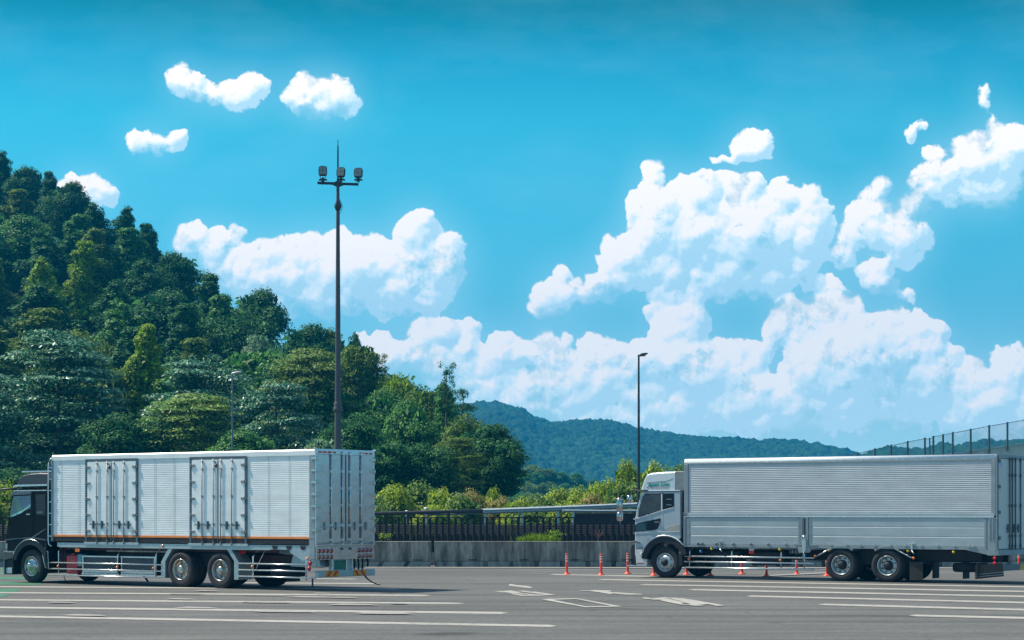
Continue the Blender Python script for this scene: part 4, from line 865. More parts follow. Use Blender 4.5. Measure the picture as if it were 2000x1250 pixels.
mountain('mountain', [(1500,960),(1600,915),(1680,888),(1710,878),(1735,872),(1770,873),(1800,876),(1830,868),(1850,861),(1870,869),(1900,860),(1925,857),(1960,862),(1990,857),(2050,862),(2200,850),(2600,830)], 800, 1250, 1450, 2500, 600, 160, 9, 4.2, MF, 11)
mountain('foothill', [(880,990),(960,962),(1010,944),(1035,938),(1060,948),(1085,955),(1110,957),(1150,966),(1200,975),(1260,985),(1500,992),(2400,996)], 330, 470, 860, 2400, 700, 130, 3.0, 1.2, MF2, 21)
# trees one can tell apart in the grove below the mountain, all alike
FPX = [880, 960, 1010, 1035, 1060, 1085, 1110, 1150, 1200, 1260]; FPY = [960, 935, 912, 905, 915, 922, 924, 935, 945, 965]
rg = random.Random(8)
for row in range(4):
    x = 985 + rg.uniform(0, 15)
    while x < 1250:
        Y = 470-row*38; y = float(np.interp(x, FPX, FPY)) - 4 + row*17 + rg.uniform(-5, 6)
        plant(rg.choice(['round_a', 'round_b', 'round_c']), x, y, Y, rg.uniform(40, 58), rg.choice(['mid', 'olive', 'mid']), 'distant_tree', 'bluish green tree of the distant grove below the mountain', 'tree', 'distant grove below the mountain', hpx=rg.uniform(52, 66))
        x += rg.uniform(24, 32)
# ------------------------------------------------------------------ truck materials
def mat_panel(name, col, rough, metal, wav=.0, streak=.06):
    m, t, p = new_mat(name)
    n = noise_node(t, 1.6, 6, .62, stretch=(.7, 1, 2.2)); lo = tuple(c*(1-streak*1.6) for c in col); hi = tuple(min(1, c*(1+streak)) for c in col)
    r = ramp(t, n.outputs[0], [(.32, lo), (.62, hi)]); 
    n4 = noise_node(t, 9, 6, .75, stretch=(1.2, 1, .25)); r4 = ramp(t, n4.outputs[0], [(.30, (.78, .77, .74)), (.46, (1, 1, 1))])
    mu = N(t, 'ShaderNodeMix', data_type='RGBA', blend_type='MULTIPLY'); mu.inputs[0].default_value = .3; t.links.new(r.outputs[0], mu.inputs[6]); t.links.new(r4.outputs[0], mu.inputs[7])
    t.links.new(mu.outputs[2], p.inputs['Base Color']); p.inputs['Metallic'].default_value = metal
    mr = N(t, 'ShaderNodeMapRange'); mr.inputs[3].default_value = max(.03, rough-.06); mr.inputs[4].default_value = rough+.12; t.links.new(n.outputs[0], mr.inputs[0]); t.links.new(mr.outputs[0], p.inputs['Roughness'])
    if wav:
        n2 = noise_node(t, 1.7, 2, .5); b = N(t, 'ShaderNodeBump'); b.inputs['Strength'].default_value = wav; b.inputs['Distance'].default_value = .05
        t.links.new(n2.outputs[0], b.inputs['Height']); t.links.new(b.outputs[0], p.inputs['Normal'])
    return m
P_ALU = mat_panel('brushed_aluminium_panel', (.84, .87, .87), .42, .15)
P_ALUD = mat_panel('door_panel_white', (.84, .87, .88), .35, .15)
P_STEEL = mat_panel('polished_stainless_sheet', (.62, .58, .57), .20, .80, wav=.18, streak=.05)
P_ALU2 = mat_panel('wing_body_aluminium', (.50, .54, .57), .36, .4)
P_GATE = mat_panel('side_gate_paint', (.42, .49, .52), .45, .35)
P_FRAME = mat_panel('body_frame_grey', (.30, .35, .38), .45, .4)
P_CHROME = simple('chrome', (.52, .51, .50), .14, metal=1, var=.05)
P_BARS = simple('stainless_tube', (.66, .70, .72), .25, metal=.8, var=.08)
P_RIMM = simple('polished_rim', (.50, .48, .44), .24, metal=.9, var=.1); P_RIMG = simple('grey_rim', (.50, .54, .56), .35, metal=.6, var=.12)
P_BLACKP = simple('black_cab_paint', (.003, .003, .005), .30, var=.2, coat=.0, spec=.16); P_MAROON = simple('maroon_chassis_paint', (.060, .010, .018), .5, var=.3)
P_SILVER = simple('silver_cab_paint', (.46, .54, .59), .28, metal=.25, var=.04, coat=.5)
P_WHITEP = simple('silver_white_paint', (.72, .76, .79), .25, metal=.2, var=.03, coat=.5)
P_RUBBER = simple('tyre_rubber', (.018, .018, .022), .78, var=.3, scale=20, bump=.2, bscale=60); P_DARK = simple('dark_underbody', (.012, .012, .017), .6, var=.4)
P_DKFRAME = simple('dark_door_frame', (.10, .13, .16), .4, metal=.3, var=.2); P_ROD = simple('lock_rod_steel', (.26, .26, .26), .4, metal=.4, var=.2); P_STRIPE = simple('orange_stripe_tape', (.78, .24, .035), .4, var=.08)
P_REDL = simple('red_lamp_lens', (.50, .012, .015), .15, var=.05, coat=.5); P_AMB = simple('amber_lamp_lens', (.85, .20, .02), .2, var=.05, coat=.5)
P_BRICK = simple('indicator_lens', (.45, .075, .03), .2, var=.1, coat=.4)
P_YEL = simple('yellow_marker', (.70, .45, .02), .3, var=.1); P_BLUE = simple('blue_cap', (.02, .16, .55), .35); P_GREENP = simple('green_sign_paint', (.01, .17, .11), .4, var=.2)
P_YELR = simple('yellow_reflector', (.80, .36, .01), .35); P_REDR = simple('red_reflector', (.70, .02, .015), .35); P_TANK = simple('tank_steel', (.05, .06, .075), .35, metal=.4, var=.3)
P_REDCAN = simple('red_canister', (.42, .03, .05), .4); P_TEALC = simple('teal_canister', (.10, .32, .36), .4); P_MUD = simple('mud_flap_rubber', (.03, .028, .026), .75, var=.5, scale=6)
P_CURT = simple('blue_curtain', (.004, .06, .22), .6, var=.4, scale=4, stretch=(6, 1, 1)); P_SASH = simple('sash_teal_reflection', (.45, .80, .76), .4)
P_INT = simple('dark_interior', (.008, .012, .012), .5); P_INTG = simple('interior_green_reflection', (.015, .14, .08), .3, var=.8, scale=2)
P_TEXTG = simple('teal_lettering', (.0, .27, .22), .4, var=.03); P_TEXTR = simple('red_lettering', (.55, .20, .24), .4, var=.03)
def mat_glass():
    m, t, p = new_mat('cab_glass'); p.inputs['Base Color'].default_value = (.3, .38, .38, 1); tr = N(t, 'ShaderNodeBsdfTransparent'); tr.inputs[0].default_value = (.88, .93, .93, 1)
    gl = N(t, 'ShaderNodeBsdfGlossy'); gl.inputs['Roughness'].default_value = .03; fr = N(t, 'ShaderNodeFresnel'); fr.inputs[0].default_value = 1.45
    mx = N(t, 'ShaderNodeMixShader'); mx.inputs[0].default_value = .09; t.links.new(tr.outputs[0], mx.inputs[1]); t.links.new(gl.outputs[0], mx.inputs[2]); t.links.new(mx.outputs[0], t.nodes['Material Output'].inputs[0]); t.nodes.remove(p); return m
P_GLASS = mat_glass()
W = 2.49
P_GALV = M_GALV; P_BLACK_ = M_BLACK
# ------------------------------------------------------------------ wheels (axle along local y, outer side towards -y)
def wheel(parent, x, y, side, kind, rim_mat, hub_mat, R=.50, nuts=10, dual=False):
    """side -1: outer face at y looking to -y;  +1: outer face looking to +y"""
    r = empty('wheel', (x, y, R)); r.parent = parent; r.rotation_euler.z = 0 if side < 0 else pi
    wd = .27
    prof = [(.285, .02), (.33, -.005), (.42, -.012), (.465, .0), (R-.008, .03), (R, .06)]
    for k in range(4): z = .075+k*.04; prof += [(R, z), (R-.012, z+.006), (R-.012, z+.014), (R, z+.02)]
    prof += [(R, wd-.05), (R-.008, wd-.03), (.42, wd+.01), (.29, wd)]
    mb = MB(); mb.mat(0, True).lathe(prof, (0, 0, 0), 'y', 48); ty = mb.build('tyre', P_RUBBER, r)
    if dual:
        mb = MB(); mb.mat(0, True).lathe([(a, b+.33) for a, b in prof], (0, 0, 0), 'y', 40); mb.build('tyre', P_RUBBER, r)
    mb = MB(); n = 48
    if kind == 'steer':
        pr = [(.292, .025), (.300, .0), (.288, -.008), (.27, .01), (.262, .05), (.25, .055), (.235, .02), (.205, -.015), (.165, -.03), (.12, -.035)]
        hz, hr, hy = .028, .215, .003
        hub = [(.12, -.034), (.105, -.05), (.09, -.10), (.07, -.115), (0, -.12)]
    else:
        pr = [(.292, .025), (.300, .0), (.288, -.008), (.272, .02), (.262, .09), (.258, .10), (.250, .125), (.225, .14), (.19, .135), (.15, .12)]
        hz, hr, hy = .028, .212, .134
        hub = [(.15, .12), (.115, .10), (.108, .01), (.10, -.01), (.06, -.018), (0, -.02)]
    mb.mat(0, True).lathe(pr, (0, 0, 0), 'y', n)
    mb.mat(1, False)
    for k in range(8):
        a = 2*pi*(k+.5)/8; cx, cz = hr*cos(a), hr*sin(a); pts = []
        for i in range(10):
            b = 2*pi*i/10; u, v = .030*cos(b), .022*sin(b); pts.append((cx-u*sin(a)+v*cos(a), cz+u*cos(a)+v*sin(a)))
        mb.prism(pts, hy-.004, hy+.02)
    mb.build('rim', [rim_mat, P_DARK], r, fix=True)
    mb = MB(); mb.mat(0, True).lathe(hub, (0, 0, 0), 'y', 32); mb.mat(1, False)
    for k in range(nuts):
        a = 2*pi*k/nuts; rr = .150 if kind == 'steer' else .165; y0 = -.03 if kind == 'steer' else .115
        mb.lathe([(.016, y0+.01), (.016, y0-.022), (.009, y0-.032), (0, y0-.034)], (rr*cos(a), 0, rr*sin(a)), 'y', 6)
    mb.build('hub', [hub_mat, rim_mat], r)
    return r
def bars(parent, x0, x1, zs, r, ends=None, mat=None, y=.02):
    for z in zs:
        mb = MB(); mb.mat(0, True).tube([(x0, y, z), (x1, y, z)], r, 10); mb.build('side_bar', mat or P_BARS, parent)
def cab_shell(parent, name, prof, mat, inset_front=True, y0=.0, y1=W, xr=None, holes=None):
    """side outline lofted across the width with rounded front corners and roof edges"""
    n = len(prof); zmax = max(p_[1] for p_ in prof); xf = min(p_[0] for p_ in prof); xb = max(p_[0] for p_ in prof)
    rings = []
    for (t, dx, dz) in ((0, .085, .05), (.015, .045, .022), (.06, .018, .006), (.16, .004, 0), (.5, -.03, 0), (.84, .004, 0), (.94, .018, .006), (.985, .045, .022), (1, .085, .05)):
        y = y0+(y1-y0)*t; ring = []
        for (x, z) in prof:
            fx = max(0.0, 1-(x-xf)/.5); fz = max(0.0, 1-(zmax-z)/.35)
            ring.append((x+dx*fx, y, z-dz*fz))
        rings.append(ring)
    mb = MB(); mb.mat(0, False).loft(rings); o = mb.build(name, mat, parent, .008); return o
def arch_pts(cx, cz, r, a0, a1, n=14): return [(cx+r*cos(radians(a0+(a1-a0)*i/n)), cz+r*sin(radians(a0+(a1-a0)*i/n))) for i in range(n+1)]
def plate(parent, name, pts, mat, y=-.004, th=.02, bevel=.003):
    mb = MB(); mb.prism(pts, y, y+th); return mb.build(name, mat, parent, bevel)
def ribbed(parent, name, x0, x1, z0, z1, pitch, depth, mat, y=0.0, back=.05):
    mb = MB(); prof = []; z = z0; n = int(round((z1-z0)/pitch)); pt = (z1-z0)/n
    for k in range(n):
        b = z0+k*pt; prof += [(y, b), (y-depth*.15, b+pt*.25), (y-depth, b+pt*.45), (y-depth, b+pt*.78), (y-depth*.1, b+pt*.97)]
    prof += [(y, z1), (y+back, z1), (y+back, z0)]
    mb.prism([(a, b) for a, b in prof], x0, x1, 'x'); return mb.build(name, mat, parent)
def mirror_head(parent, x, y, z, w_, h, mat, name='mirror'):
    mb = MB(); rings = []
    for (t, k) in ((0, .55), (.12, .9), (.35, 1), (.65, 1), (.88, .9), (1, .55)):
        rings.append([(x+w_*.5*k*cos(2*pi*i/14)*.75, y+w_*.42*k*sin(2*pi*i/14), z+h*(t-.5)) for i in range(14)])
    mb.mat(0, True).loft(rings); return mb.build(name, mat, parent)

# ================================================================== left truck: black cab, ribbed aluminium van body
def truck_left():
    T = empty('box_truck', (0, 0, 0)); tag(T, 'truck with black cab and white ribbed box with two side doors, at the left', 'truck', 'cargo trucks on the toll road')
    th = radians(35); R_ = Vector((-5.245, 54.5, 0)); L = 12.2
    T.location = R_ + Vector((-cos(th)*L, sin(th)*L, 0)); T.rotation_euler = (0, 0, -th)
    X0, X1 = 2.06, 12.2; ZT = 3.78
    # chassis
    mb = MB(); mb.box(.6, 11.9, .80, .88, .62, .92); mb.box(.6, 11.9, 1.61, 1.69, .62, .92)
    for x in (2.5, 4.2, 6, 8, 10, 11.6): mb.box(x, x+.1, .88, 1.61, .66, .88)
    ch = mb.build('chassis', P_MAROON, T, .005)
    mb = MB(); mb.box(2.1, 12.1, .35, W-.35, 1.00, 1.20); mb.build('floor_bearer', P_MAROON, T)
    # body core
    mb = MB(); mb.box(X0+.02, X1-.03, .03, W-.03, 1.26, ZT-.02); body = mb.build('box_body', P_ALU, T, .01)
    mb = MB(); mb.prism([(0, ZT-.16), (0, ZT-.03), (.03, ZT), (W-.03, ZT), (W, ZT-.03), (W, ZT-.16), (W-.06, ZT-.16), (W-.08, ZT-.08), (.08, ZT-.08), (.06, ZT-.16)], X0, X1, 'x'); mb.build('roof_rail', P_ALU, T)
    d1, d2 = (3.46, 5.60), (7.62, 9.77)
    for k, (a, b) in enumerate(((X0+.05, d1[0]), (d1[1], d2[0]), (d2[1], 12.0))):
        q = ribbed(T, 'side_panel', a, b, 1.44, ZT-.165, .052, .0024, P_ALU, .024)
        for xs in ((a+b)/2-.35, (a+b)/2+.4):
            mb = MB(); mb.box(xs-.004, xs+.004, .0095, .013, 1.45, ZT-.17); mb.build('seam', P_FRAME, q)
        plate(T, 'orange_stripe', [(a, 1.385), (b, 1.385), (b, 1.438), (a, 1.438)], P_STRIPE, .004, .02)
        plate(T, 'lower_sill', [(a, 1.25), (b, 1.25), (b, 1.383), (a, 1.383)], P_DARK, .012, .02)
    ribbed(T, 'far_side_panel', X0+.05, 12.0, 1.30, ZT-.165, .052, -.011, P_ALU, W-.024, -.05)
    # doors in the side
    for (a, b) in (d1, d2):
        D = empty('side_door', (a, 0, 0)); D.parent = T; w_ = b-a
        mb = MB()
        mb.box(0, w_, -.004, .03, ZT-.20, ZT-.165+.03); mb.box(0, .075, -.004, .03, 1.24, ZT-.20); mb.box(w_-.075, w_, -.004, .03, 1.24, ZT-.20)
        mb.build('door_frame', P_DKFRAME, D, .004)
        mb = MB(); mb.box(-.04, w_+.04, -.015, .03, 1.17, 1.238); mb.build('threshold', P_GALV, D, .003)
        for (u, v) in ((.085, w_/2-.012), (w_/2+.012, w_-.085)):
            mb = MB(); mb.box(u, v, .0, .03, 1.445, ZT-.23); mb.build('leaf', P_ALUD, D, .004)
            mb = MB(); mb.box(u, v, .0, .03, 1.385, 1.442); mb.build('orange_stripe', P_STRIPE, D)
            mb = MB(); mb.box(u, v, .004, .03, 1.245, 1.382); mb.build('leaf_foot', P_DARK, D)
        mb = MB(); mb.box(w_/2-.011, w_/2+.011, -.008, .0, 1.26, ZT-.24); mb.build('centre_seal', P_DKFRAME, D)
        for fx in (.23, .43, .555, .745):
            x = w_*fx; mb = MB(); mb.mat(0, True).tube([(x, -.024, 1.19), (x, -.024, ZT-.20)], .013, 8); mb.mat(0, False)
            for z in (1.26, 1.78, 2.55, 3.3, ZT-.27): mb.box(x-.024, x+.024, -.036, .002, z-.025, z+.025)
            rd = mb.build('lock_rod', P_ROD, D)
        for fx in (.165, .33, .66, .83):
            x = w_*fx; mb = MB(); mb.box(x-.16, x+.13, -.032, -.014, 1.74, 1.765); mb.box(x-.018, x+.018, -.05, .0, 1.63, 1.86); mb.box(x-.035, x+.035, -.045, -.005, 1.70, 1.79); mb.build('lock_handle', P_DKFRAME, D, .003)
        for sgn, xx in ((1, .01), (-1, w_-.01)):
            for z in (1.56, 2.02, 2.48, 2.94, 3.40):
                mb = MB(); mb.mat(0, False).box(min(xx, xx+sgn*.20), max(xx, xx+sgn*.20), -.022, .0, z-.035, z+.035); mb.mat(0, True).tube([(xx+sgn*.06, -.02, z-.05), (xx+sgn*.06, -.02, z+.05)], .018, 8); mb.build('hinge', P_ROD, D, .004)
        mb = MB(); mb.mat(0, True).tube([(w_*.47, -.02, ZT-.25), (w_*.47, -.03, ZT-.35)], .012, 6); mb.box(w_*.47-.03, w_*.47+.03, -.05, -.01, ZT-.44, ZT-.34); mb.build('door_stop', P_DKFRAME, D)
    # rear corner post and frame
    plate(T, 'corner_post', [(12.0, .84), (12.2, .84), (12.2, ZT-.14), (12.0, ZT-.14)], P_FRAME, -.006, .06, .01)
    mb = MB(); mb.box(12.0, 12.2, W-.05, W+.006, .84, ZT-.14); mb.build('corner_post', P_FRAME, T, .01)
    mb = MB(); mb.box(12.0, 12.21, -.012, .0, 1.42, 1.44); mb.build('post_band', P_CHROME, T)
    # rear frame and doors
    RR = empty('rear_door', (12.2, 0, 0)); RR.parent = T
    mb = MB(); mb.box(.0, .03, .0, W, 3.66, ZT+.01); mb.box(.0, .03, .0, .06, 1.25, 3.66); mb.box(.0, .03, W-.06, W, 1.25, 3.66); mb.build('door_frame', P_BARS, RR, .004)
    for k in range(12):
        if k in (5, 6): continue
        y0_ = .10+k*.195; 
        if .72 < y0_ < 1.70: continue
        mb = MB(); mb.box(.03, .036, y0_, y0_+.15, 3.69, 3.735); mb.build('marker_tape', P_REDR, RR)
    for (u, v) in ((.065, W/2-.01), (W/2+.01, W-.065)):
        mb = MB(); mb.box(-.01, .028, u, v, 1.30, 3.655); mb.build('leaf', P_STEEL, RR, .004)
    for f in (.246, .436, .564, .754):
        y = W*f; mb = MB(); mb.mat(0, True).tube([(.055, y, 1.20), (.055, y, 3.74)], .019, 8); mb.mat(0, False)
        for z in (1.24, 1.36, 1.75, 2.3, 2.75, 3.2, 3.68): mb.box(.026, .082, y-.033, y+.033, z-.035, z+.035)
        mb.build('lock_rod', P_BARS, RR)
        mb = MB(); mb.box(.03, .036, y-.032, y-.018, 1.31, 3.64); mb.build('painted_rod_shadow', P_DARK, RR)  # dark strip along each rod, standing in for the rod's shadow
    for f, s_ in ((.15, 1), (.34, 1), (.66, -1), (.85, -1)):
        y = W*f; mb = MB(); mb.box(.05, .066, y-.14, y+.14, 1.70, 1.722); mb.box(.045, .085, y-.03, y+.03, 1.62, 1.84); mb.build('lock_handle', P_GALV, RR, .003)
    mb = MB(); mb.box(.028, .04, W/2-.016, W/2+.016, 1.31, 3.65); mb.build('centre_seal', P_DKFRAME, RR)
    for yy, s_ in ((.0, 1), (W, -1)):
        for k in range(7):
            z = 1.62+k*.32; mb = MB(); mb.box(.02, .052, min(yy-.02*s_, yy+.20*s_), max(yy-.02*s_, yy+.20*s_), z-.04, z+.04); mb.mat(0, True).tube([(.045, yy+.02*s_, z-.07), (.045, yy+.02*s_, z+.07)], .02, 8)
            mb.mat(0, False).box(-.12, .03, yy-.02*s_ if s_ > 0 else yy, yy if s_ > 0 else yy+.02, z-.03, z+.03); mb.build('hinge', P_CHROME, RR, .003)
    mb = MB(); mb.prism([(-.03, ZT+.0), (W+.03, ZT+.0), (W+.06, ZT+.05), (W-.05, ZT+.02), (.05, ZT+.02), (-.05, ZT+.05)], -.05, .04, 'x'); mb.build('rain_gutter', P_BARS, RR)
    # rear lamp panel
    mb = MB(); mb.box(12.08, 12.235, .02, W-.02, .83, 1.19); mb.box(12.08, 12.26, .0, W, 1.19, 1.245); lp = mb.build('lamp_panel', P_STEEL, T, .006)
    for base in (.12, 1.80):
        for k in range(4):
            for z, mt in ((1.07, P_REDL), (.91, P_BRICK)):
                mb = MB(); mb.mat(0, True).lathe([(.062, .235), (.066, .255), (.055, .262)], (12.0, base+k*.17, z), 'x', 20); mb.mat(1, True).lathe([(.055, .250), (.045, .272), (0, .278)], (12.0, base+k*.17, z), 'x', 20)
                mb.build('tail_lamp', [P_CHROME, mt], T)
    mb = MB(); mb.box(12.236, 12.25, 1.02, 1.46, .93, 1.10); mb.build('number_plate', P_STEEL, T, .004)
    for y in (1.06, 1.42): mb = MB(); mb.mat(0, True).lathe([(.03, .25), (.03, .28), (0, .285)], (12, y, 1.12), 'x', 12); mb.build('plate_lamp', P_DKFRAME, T)
    # bumper bar
    mb = MB(); mb.box(12.10, 12.22, .12, W+.04, .36, .54); mb.build('rear_bumper', P_GALV, T, .012)
    for y0_ in (.42, 1.58):
        q = MB(); q.box(12.222, 12.228, y0_, y0_+.56, .375, .53); pl = q.build('reflector_plate', P_YELR, T)
        q = MB()
        sg = 1 if y0_ < 1 else -1
        for k in range(2):
            c = y0_+.14+k*.26; q.prism([(c-.05-sg*.07, .376), (c+.05-sg*.07, .376), (c+.05+sg*.07, .529), (c-.05+sg*.07, .529)], 12.2285, 12.232, 'x')
        q.build('reflector_stripe', P_REDR, pl)
    mb = MB(); mb.box(12.02, 12.10, .78, 1.62, .44, .83); mb.build('sign_bracket', P_GALV, T, .005)
    mb = MB(); mb.box(12.10, 12.125, .86, 1.34, .56, .80); mb.build('green_plate', P_GREENP, T, .004)
    for y in (.80, 1.36, 1.62): mb = MB(); mb.box(12.10, 12.14, y, y+.05, .54, .83); mb.build('plate_bracket', P_BARS, T)
    for k, (y, dz) in enumerate(((1.80, .05), (1.98, 0), (2.15, .04), (2.38, .1))):
        mb = MB(); mb.mat(0, True).tube([(12.05, y, .85), (12.08, y+.01, .7), (12.05, y+.02, .50+dz)], .028, 8); mb.build('hose', P_BLACK_, T)
    mb = MB(); mb.mat(0, True).tube([(12.05, 1.9, .74), (12.05, 2.3, .74)], .014, 6); mb.tube([(12.05, 1.9, .6), (12.05, 2.3, .6)], .014, 6); mb.build('bracket', P_BARS, T)
    mb = MB(); mb.mat(0, True).tube([(12.15, 2.12, .40), (12.2, 2.2, .28), (12.28, 2.32, .18), (12.34, 2.46, .12), (12.38, 2.56, .10)], .025, 6, r1=.012); mb.build('earth_strap', P_BLACK_, T)
    mb = MB(); mb.box(12.0, 12.02, .10, .15, .10, .36); mb.build('earth_strap', P_MUD, T)
    for z, x in ((.74, 12.08), (.60, 12.05)):
        mb = MB(); mb.mat(0, True).lathe([(.055, 0), (.06, -.02), (.045, -.05), (0, -.065)], (x-.02, -.02, z), 'y', 16); mb.build('side_marker_lamp', P_REDL, T)
    # side skirt rail
    mb = MB(); mb.box(2.25, 12.0, .03, .09, 1.09, 1.215); mb.build('side_rail', P_GALV, T, .006)
    mb = MB(); mb.box(2.35, 10.6, .012, .03, 1.075, 1.10); mb.build('rail_trim', P_CHROME, T)
    for x in (10.75, 11.25, 11.75): mb = MB(); mb.prism([(x-.1, 1.20), (x+.12, 1.20), (x+.07, 1.10), (x-.05, 1.10)], .02, .032); mb.build('rail_cutout', P_DARK, T)
    plate(T, 'gusset_plate', [(11.28, 1.09), (12.0, 1.09), (12.0, .80), (11.75, .80), (11.3, 1.02)], P_GALV, .03, .03)
    mb = MB(); mb.mat(0, True).lathe([(.035, 0), (.035, -.02), (0, -.03)], (11.92, .028, .875), 'y', 12); mb.build('side_marker_lamp', P_AMB, T)
    for k in range(2): mb = MB(); mb.box(10.68+k*.5, 10.72+k*.5+.4, .3, .6, .98, 1.09); mb.build('battery_tray', P_DKFRAME, T)
    mb = MB(); mb.prism([(10.95, .95), (11.85, .95), (11.95, .62), (10.85, .62)], .55, 1.0); mb.build('tool_box', P_GALV, T, .01)
    # cab
    prof = [(.05, .92), (-.02, 1.22), (.03, 1.55), (.10, 1.90), (.22, 2.35), (.33, 2.66), (.42, 2.82), (1.86, 2.84), (1.88, 1.18)] + [(1.78, 1.10)] + arch_pts(1.15, .50, .66, 25, 150)[0:]
    prof += [(.45, .84)]
    cab = cab_shell(T, 'cab_body', prof, P_BLACKP)
    df = cab_shell(T, 'roof_deflector', [(.44, 2.86), (.50, 3.0), (.60, 3.12), (.78, 3.21), (1.1, 3.27), (1.5, 3.29), (1.88, 3.28), (1.88, 2.86)], simple('deflector_dark_paint', (.030, .026, .034), .35, var=.1, coat=.3))
    mb = MB(); mb.box(.66, 1.92, .08, .5, 3.285, 3.335); mb.mat(0, True)
    mb.build('roof_marker_bar', P_CHROME, T, .01)
    mb = MB(); mb.prism([(.35, 2.865), (1.86, 2.885), (1.86, 2.93), (.46, 2.92)], -.012, .02); mb.prism([(.4, 2.725), (1.86, 2.735), (1.86, 2.76), (.4, 2.755)], -.012, .01); mb.build('trim_strip', P_BARS, T, .003)
    plate(T, 'visor', [(.28, 2.52), (.34, 2.66), (.44, 2.70), (1.22, 2.72), (1.23, 2.64), (.42, 2.61)], P_DKFRAME, -.05, .06)
    dr = plate(T, 'door', [(.20, 1.30), (.16, 1.75), (.30, 2.30), (.40, 2.62), (1.28, 2.66), (1.28, 1.55), (1.10, 1.38), (.6, 1.32)], P_BLACKP, -.008, .03)
    win = [(.24, 1.95), (.33, 2.32), (.42, 2.58), (1.17, 2.60), (1.17, 2.24), (1.10, 2.20)]
    plate(dr, 'window_interior', win, P_INTG, -.010, .004, 0)  # the panel's green imitates a reflection in the window glass
    plate(dr, 'curtain', [(.58, 2.58), (1.16, 2.595), (1.16, 2.25), (.85, 2.14), (.78, 2.2)], P_CURT, -.013, .004, 0)
    plate(dr, 'window_sash', [(.30, 2.0), (.85, 2.18), (1.16, 2.34), (1.16, 2.29), (.75, 2.08), (.33, 1.96)], P_SASH, -.016, .003, 0)  # pale sash with a teal reflection put into its colour
    plate(dr, 'window_glass', win, P_GLASS, -.024, .003, 0)
    mb = MB(); mb.box(1.0, 1.16, -.045, -.01, 2.02, 2.06); mb.build('handle', P_CHROME, dr, .006)
    plate(T, 'quarter_window', [(1.36, 2.62), (1.78, 2.64), (1.78, 2.02), (1.40, 2.02)], simple('quarter_glass', (.008, .008, .012), .05), -.004, .02)
    mb = MB(); mb.box(1.42, 1.68, -.010, -.004, 2.07, 2.13); mb.build('window_handle', P_DKFRAME, T)
    mb = MB(); mb.prism([(1.20, 1.36), (1.78, 1.62), (1.80, 1.60), (1.24, 1.33)], -.012, .01); mb.prism([(.02, 1.28), (.5, 1.33), (1.25, 1.36), (1.8, 1.30), (1.8, 1.27), (1.2, 1.33), (.5, 1.30), (.02, 1.25)], -.014, .01); mb.build('crease_trim', P_DKFRAME, T)
    plate(T, 'wheel_arch', arch_pts(1.15, .50, .80, 42, 165)+list(reversed(arch_pts(1.15, .50, .63, 8, 165)))+[(1.82, .64), (1.86, 1.22)], simple('arch_black', (.006, .006, .008), .35, var=.2), -.03, .25, .01)
    mb = MB(); pts = arch_pts(1.15, .50, .80, 60, 162, 10); mb.mat(0, True).tube([(a, -.034, b) for a, b in pts], .012, 6); mb.build('arch_trim', P_BARS, T)
    plate(T, 'front_bumper', [(.04, .24), (.02, .92), (.42, .93), (.36, .7), (.34, .24)], P_DARK, .03, W-.06, .02)
    plate(T, 'bumper_corner', [(-.03, .66), (-.02, .92), (.42, .92), (.38, .74)], simple('bumper_grey', (.09, .09, .085), .35, metal=.3), -.006, .1, .01)
    plate(T, 'bumper_step', [(.05, .27), (.05, .44), (.30, .44), (.30, .27)], P_RIMG, .02, .02, .004); plate(T, 'bumper_guard', [(-.03, .24), (-.05, .86), (.0, .88), (.03, .24)], P_DKFRAME, -.01, .10, .01)
    plate(T, 'bumper_trim', [(-.03, .90), (.44, .90), (.44, .94), (-.03, .94)], P_CHROME, -.012, .03)
    mb = MB(); mb.box(-.03, .02, .1, W-.1, .94, 1.12); mb.build('grille', P_CHROME, T, .01)
    for y in (.35, W-.35): mb = MB(); mb.mat(0, True).lathe([(.13, -.03), (.12, -.05), (0, -.06)], (.02, y, .62), 'x', 20); mb.build('headlight', P_CHROME, T)
    mb = MB(); mb.box(.06, .14, -.02, .0, 1.02, 1.16); mb.build('turn_lamp', P_CHROME, T, .01)
    mb = MB(); mb.loft([[(.14, .15, 1.75), (.14, W-.15, 1.75), (.155, W-.15, 1.75), (.155, .15, 1.75)], [(.34, .18, 2.60), (.34, W-.18, 2.60), (.355, W-.18, 2.60), (.355, .18, 2.60)]])
    o = mb.build('windscreen', simple('windscreen_glass', (.01, .015, .018), .04), T); o.location.x = -.045
    plate(T, 'mud_guard', [(1.66, .94), (1.90, .94), (1.92, .46), (1.80, .46)], simple('guard_black', (.02, .02, .025), .3), -.002, .02)
    mb = MB(); mb.mat(0, True).tube([(1.64, -.008, .95), (1.90, -.008, .95), (1.93, -.008, .46), (1.79, -.008, .46), (1.64, -.008, .95)], .012, 5); mb.build('guard_trim', P_BARS, T)
    # mirrors
    mb = MB(); mb.mat(0, True).tube([(.48, .02, 2.80), (.15, -.05, 2.80), (-.12, -.22, 2.76)], .03, 8); mb.tube([(-.02, -.16, 2.78), (-.04, -.18, 2.30), (-.02, -.16, 1.85), (.15, -.02, 1.95)], .022, 8); mb.tube([(.22, 0, 2.4), (.02, -.14, 2.28)], .018, 6); mb.build('mirror_arm', P_BLACK_, T)
    mirror_head(T, -.16, -.26, 2.28, .24, .52, P_CHROME); mirror_head(T, -.14, -.24, 1.86, .2, .24, P_BLACK_)
    # ladder rail
    mb = MB(); mb.mat(0, True).tube([(2.10, -.03, 3.70), (2.02, -.03, 3.66), (1.95, -.03, 3.55), (1.94, -.03, 3.3), (1.94, -.03, 1.28), (1.97, -.03, 1.15), (2.08, -.03, 1.10)], .020, 8); mb.build('guard_rail_tube', P_BARS, T)
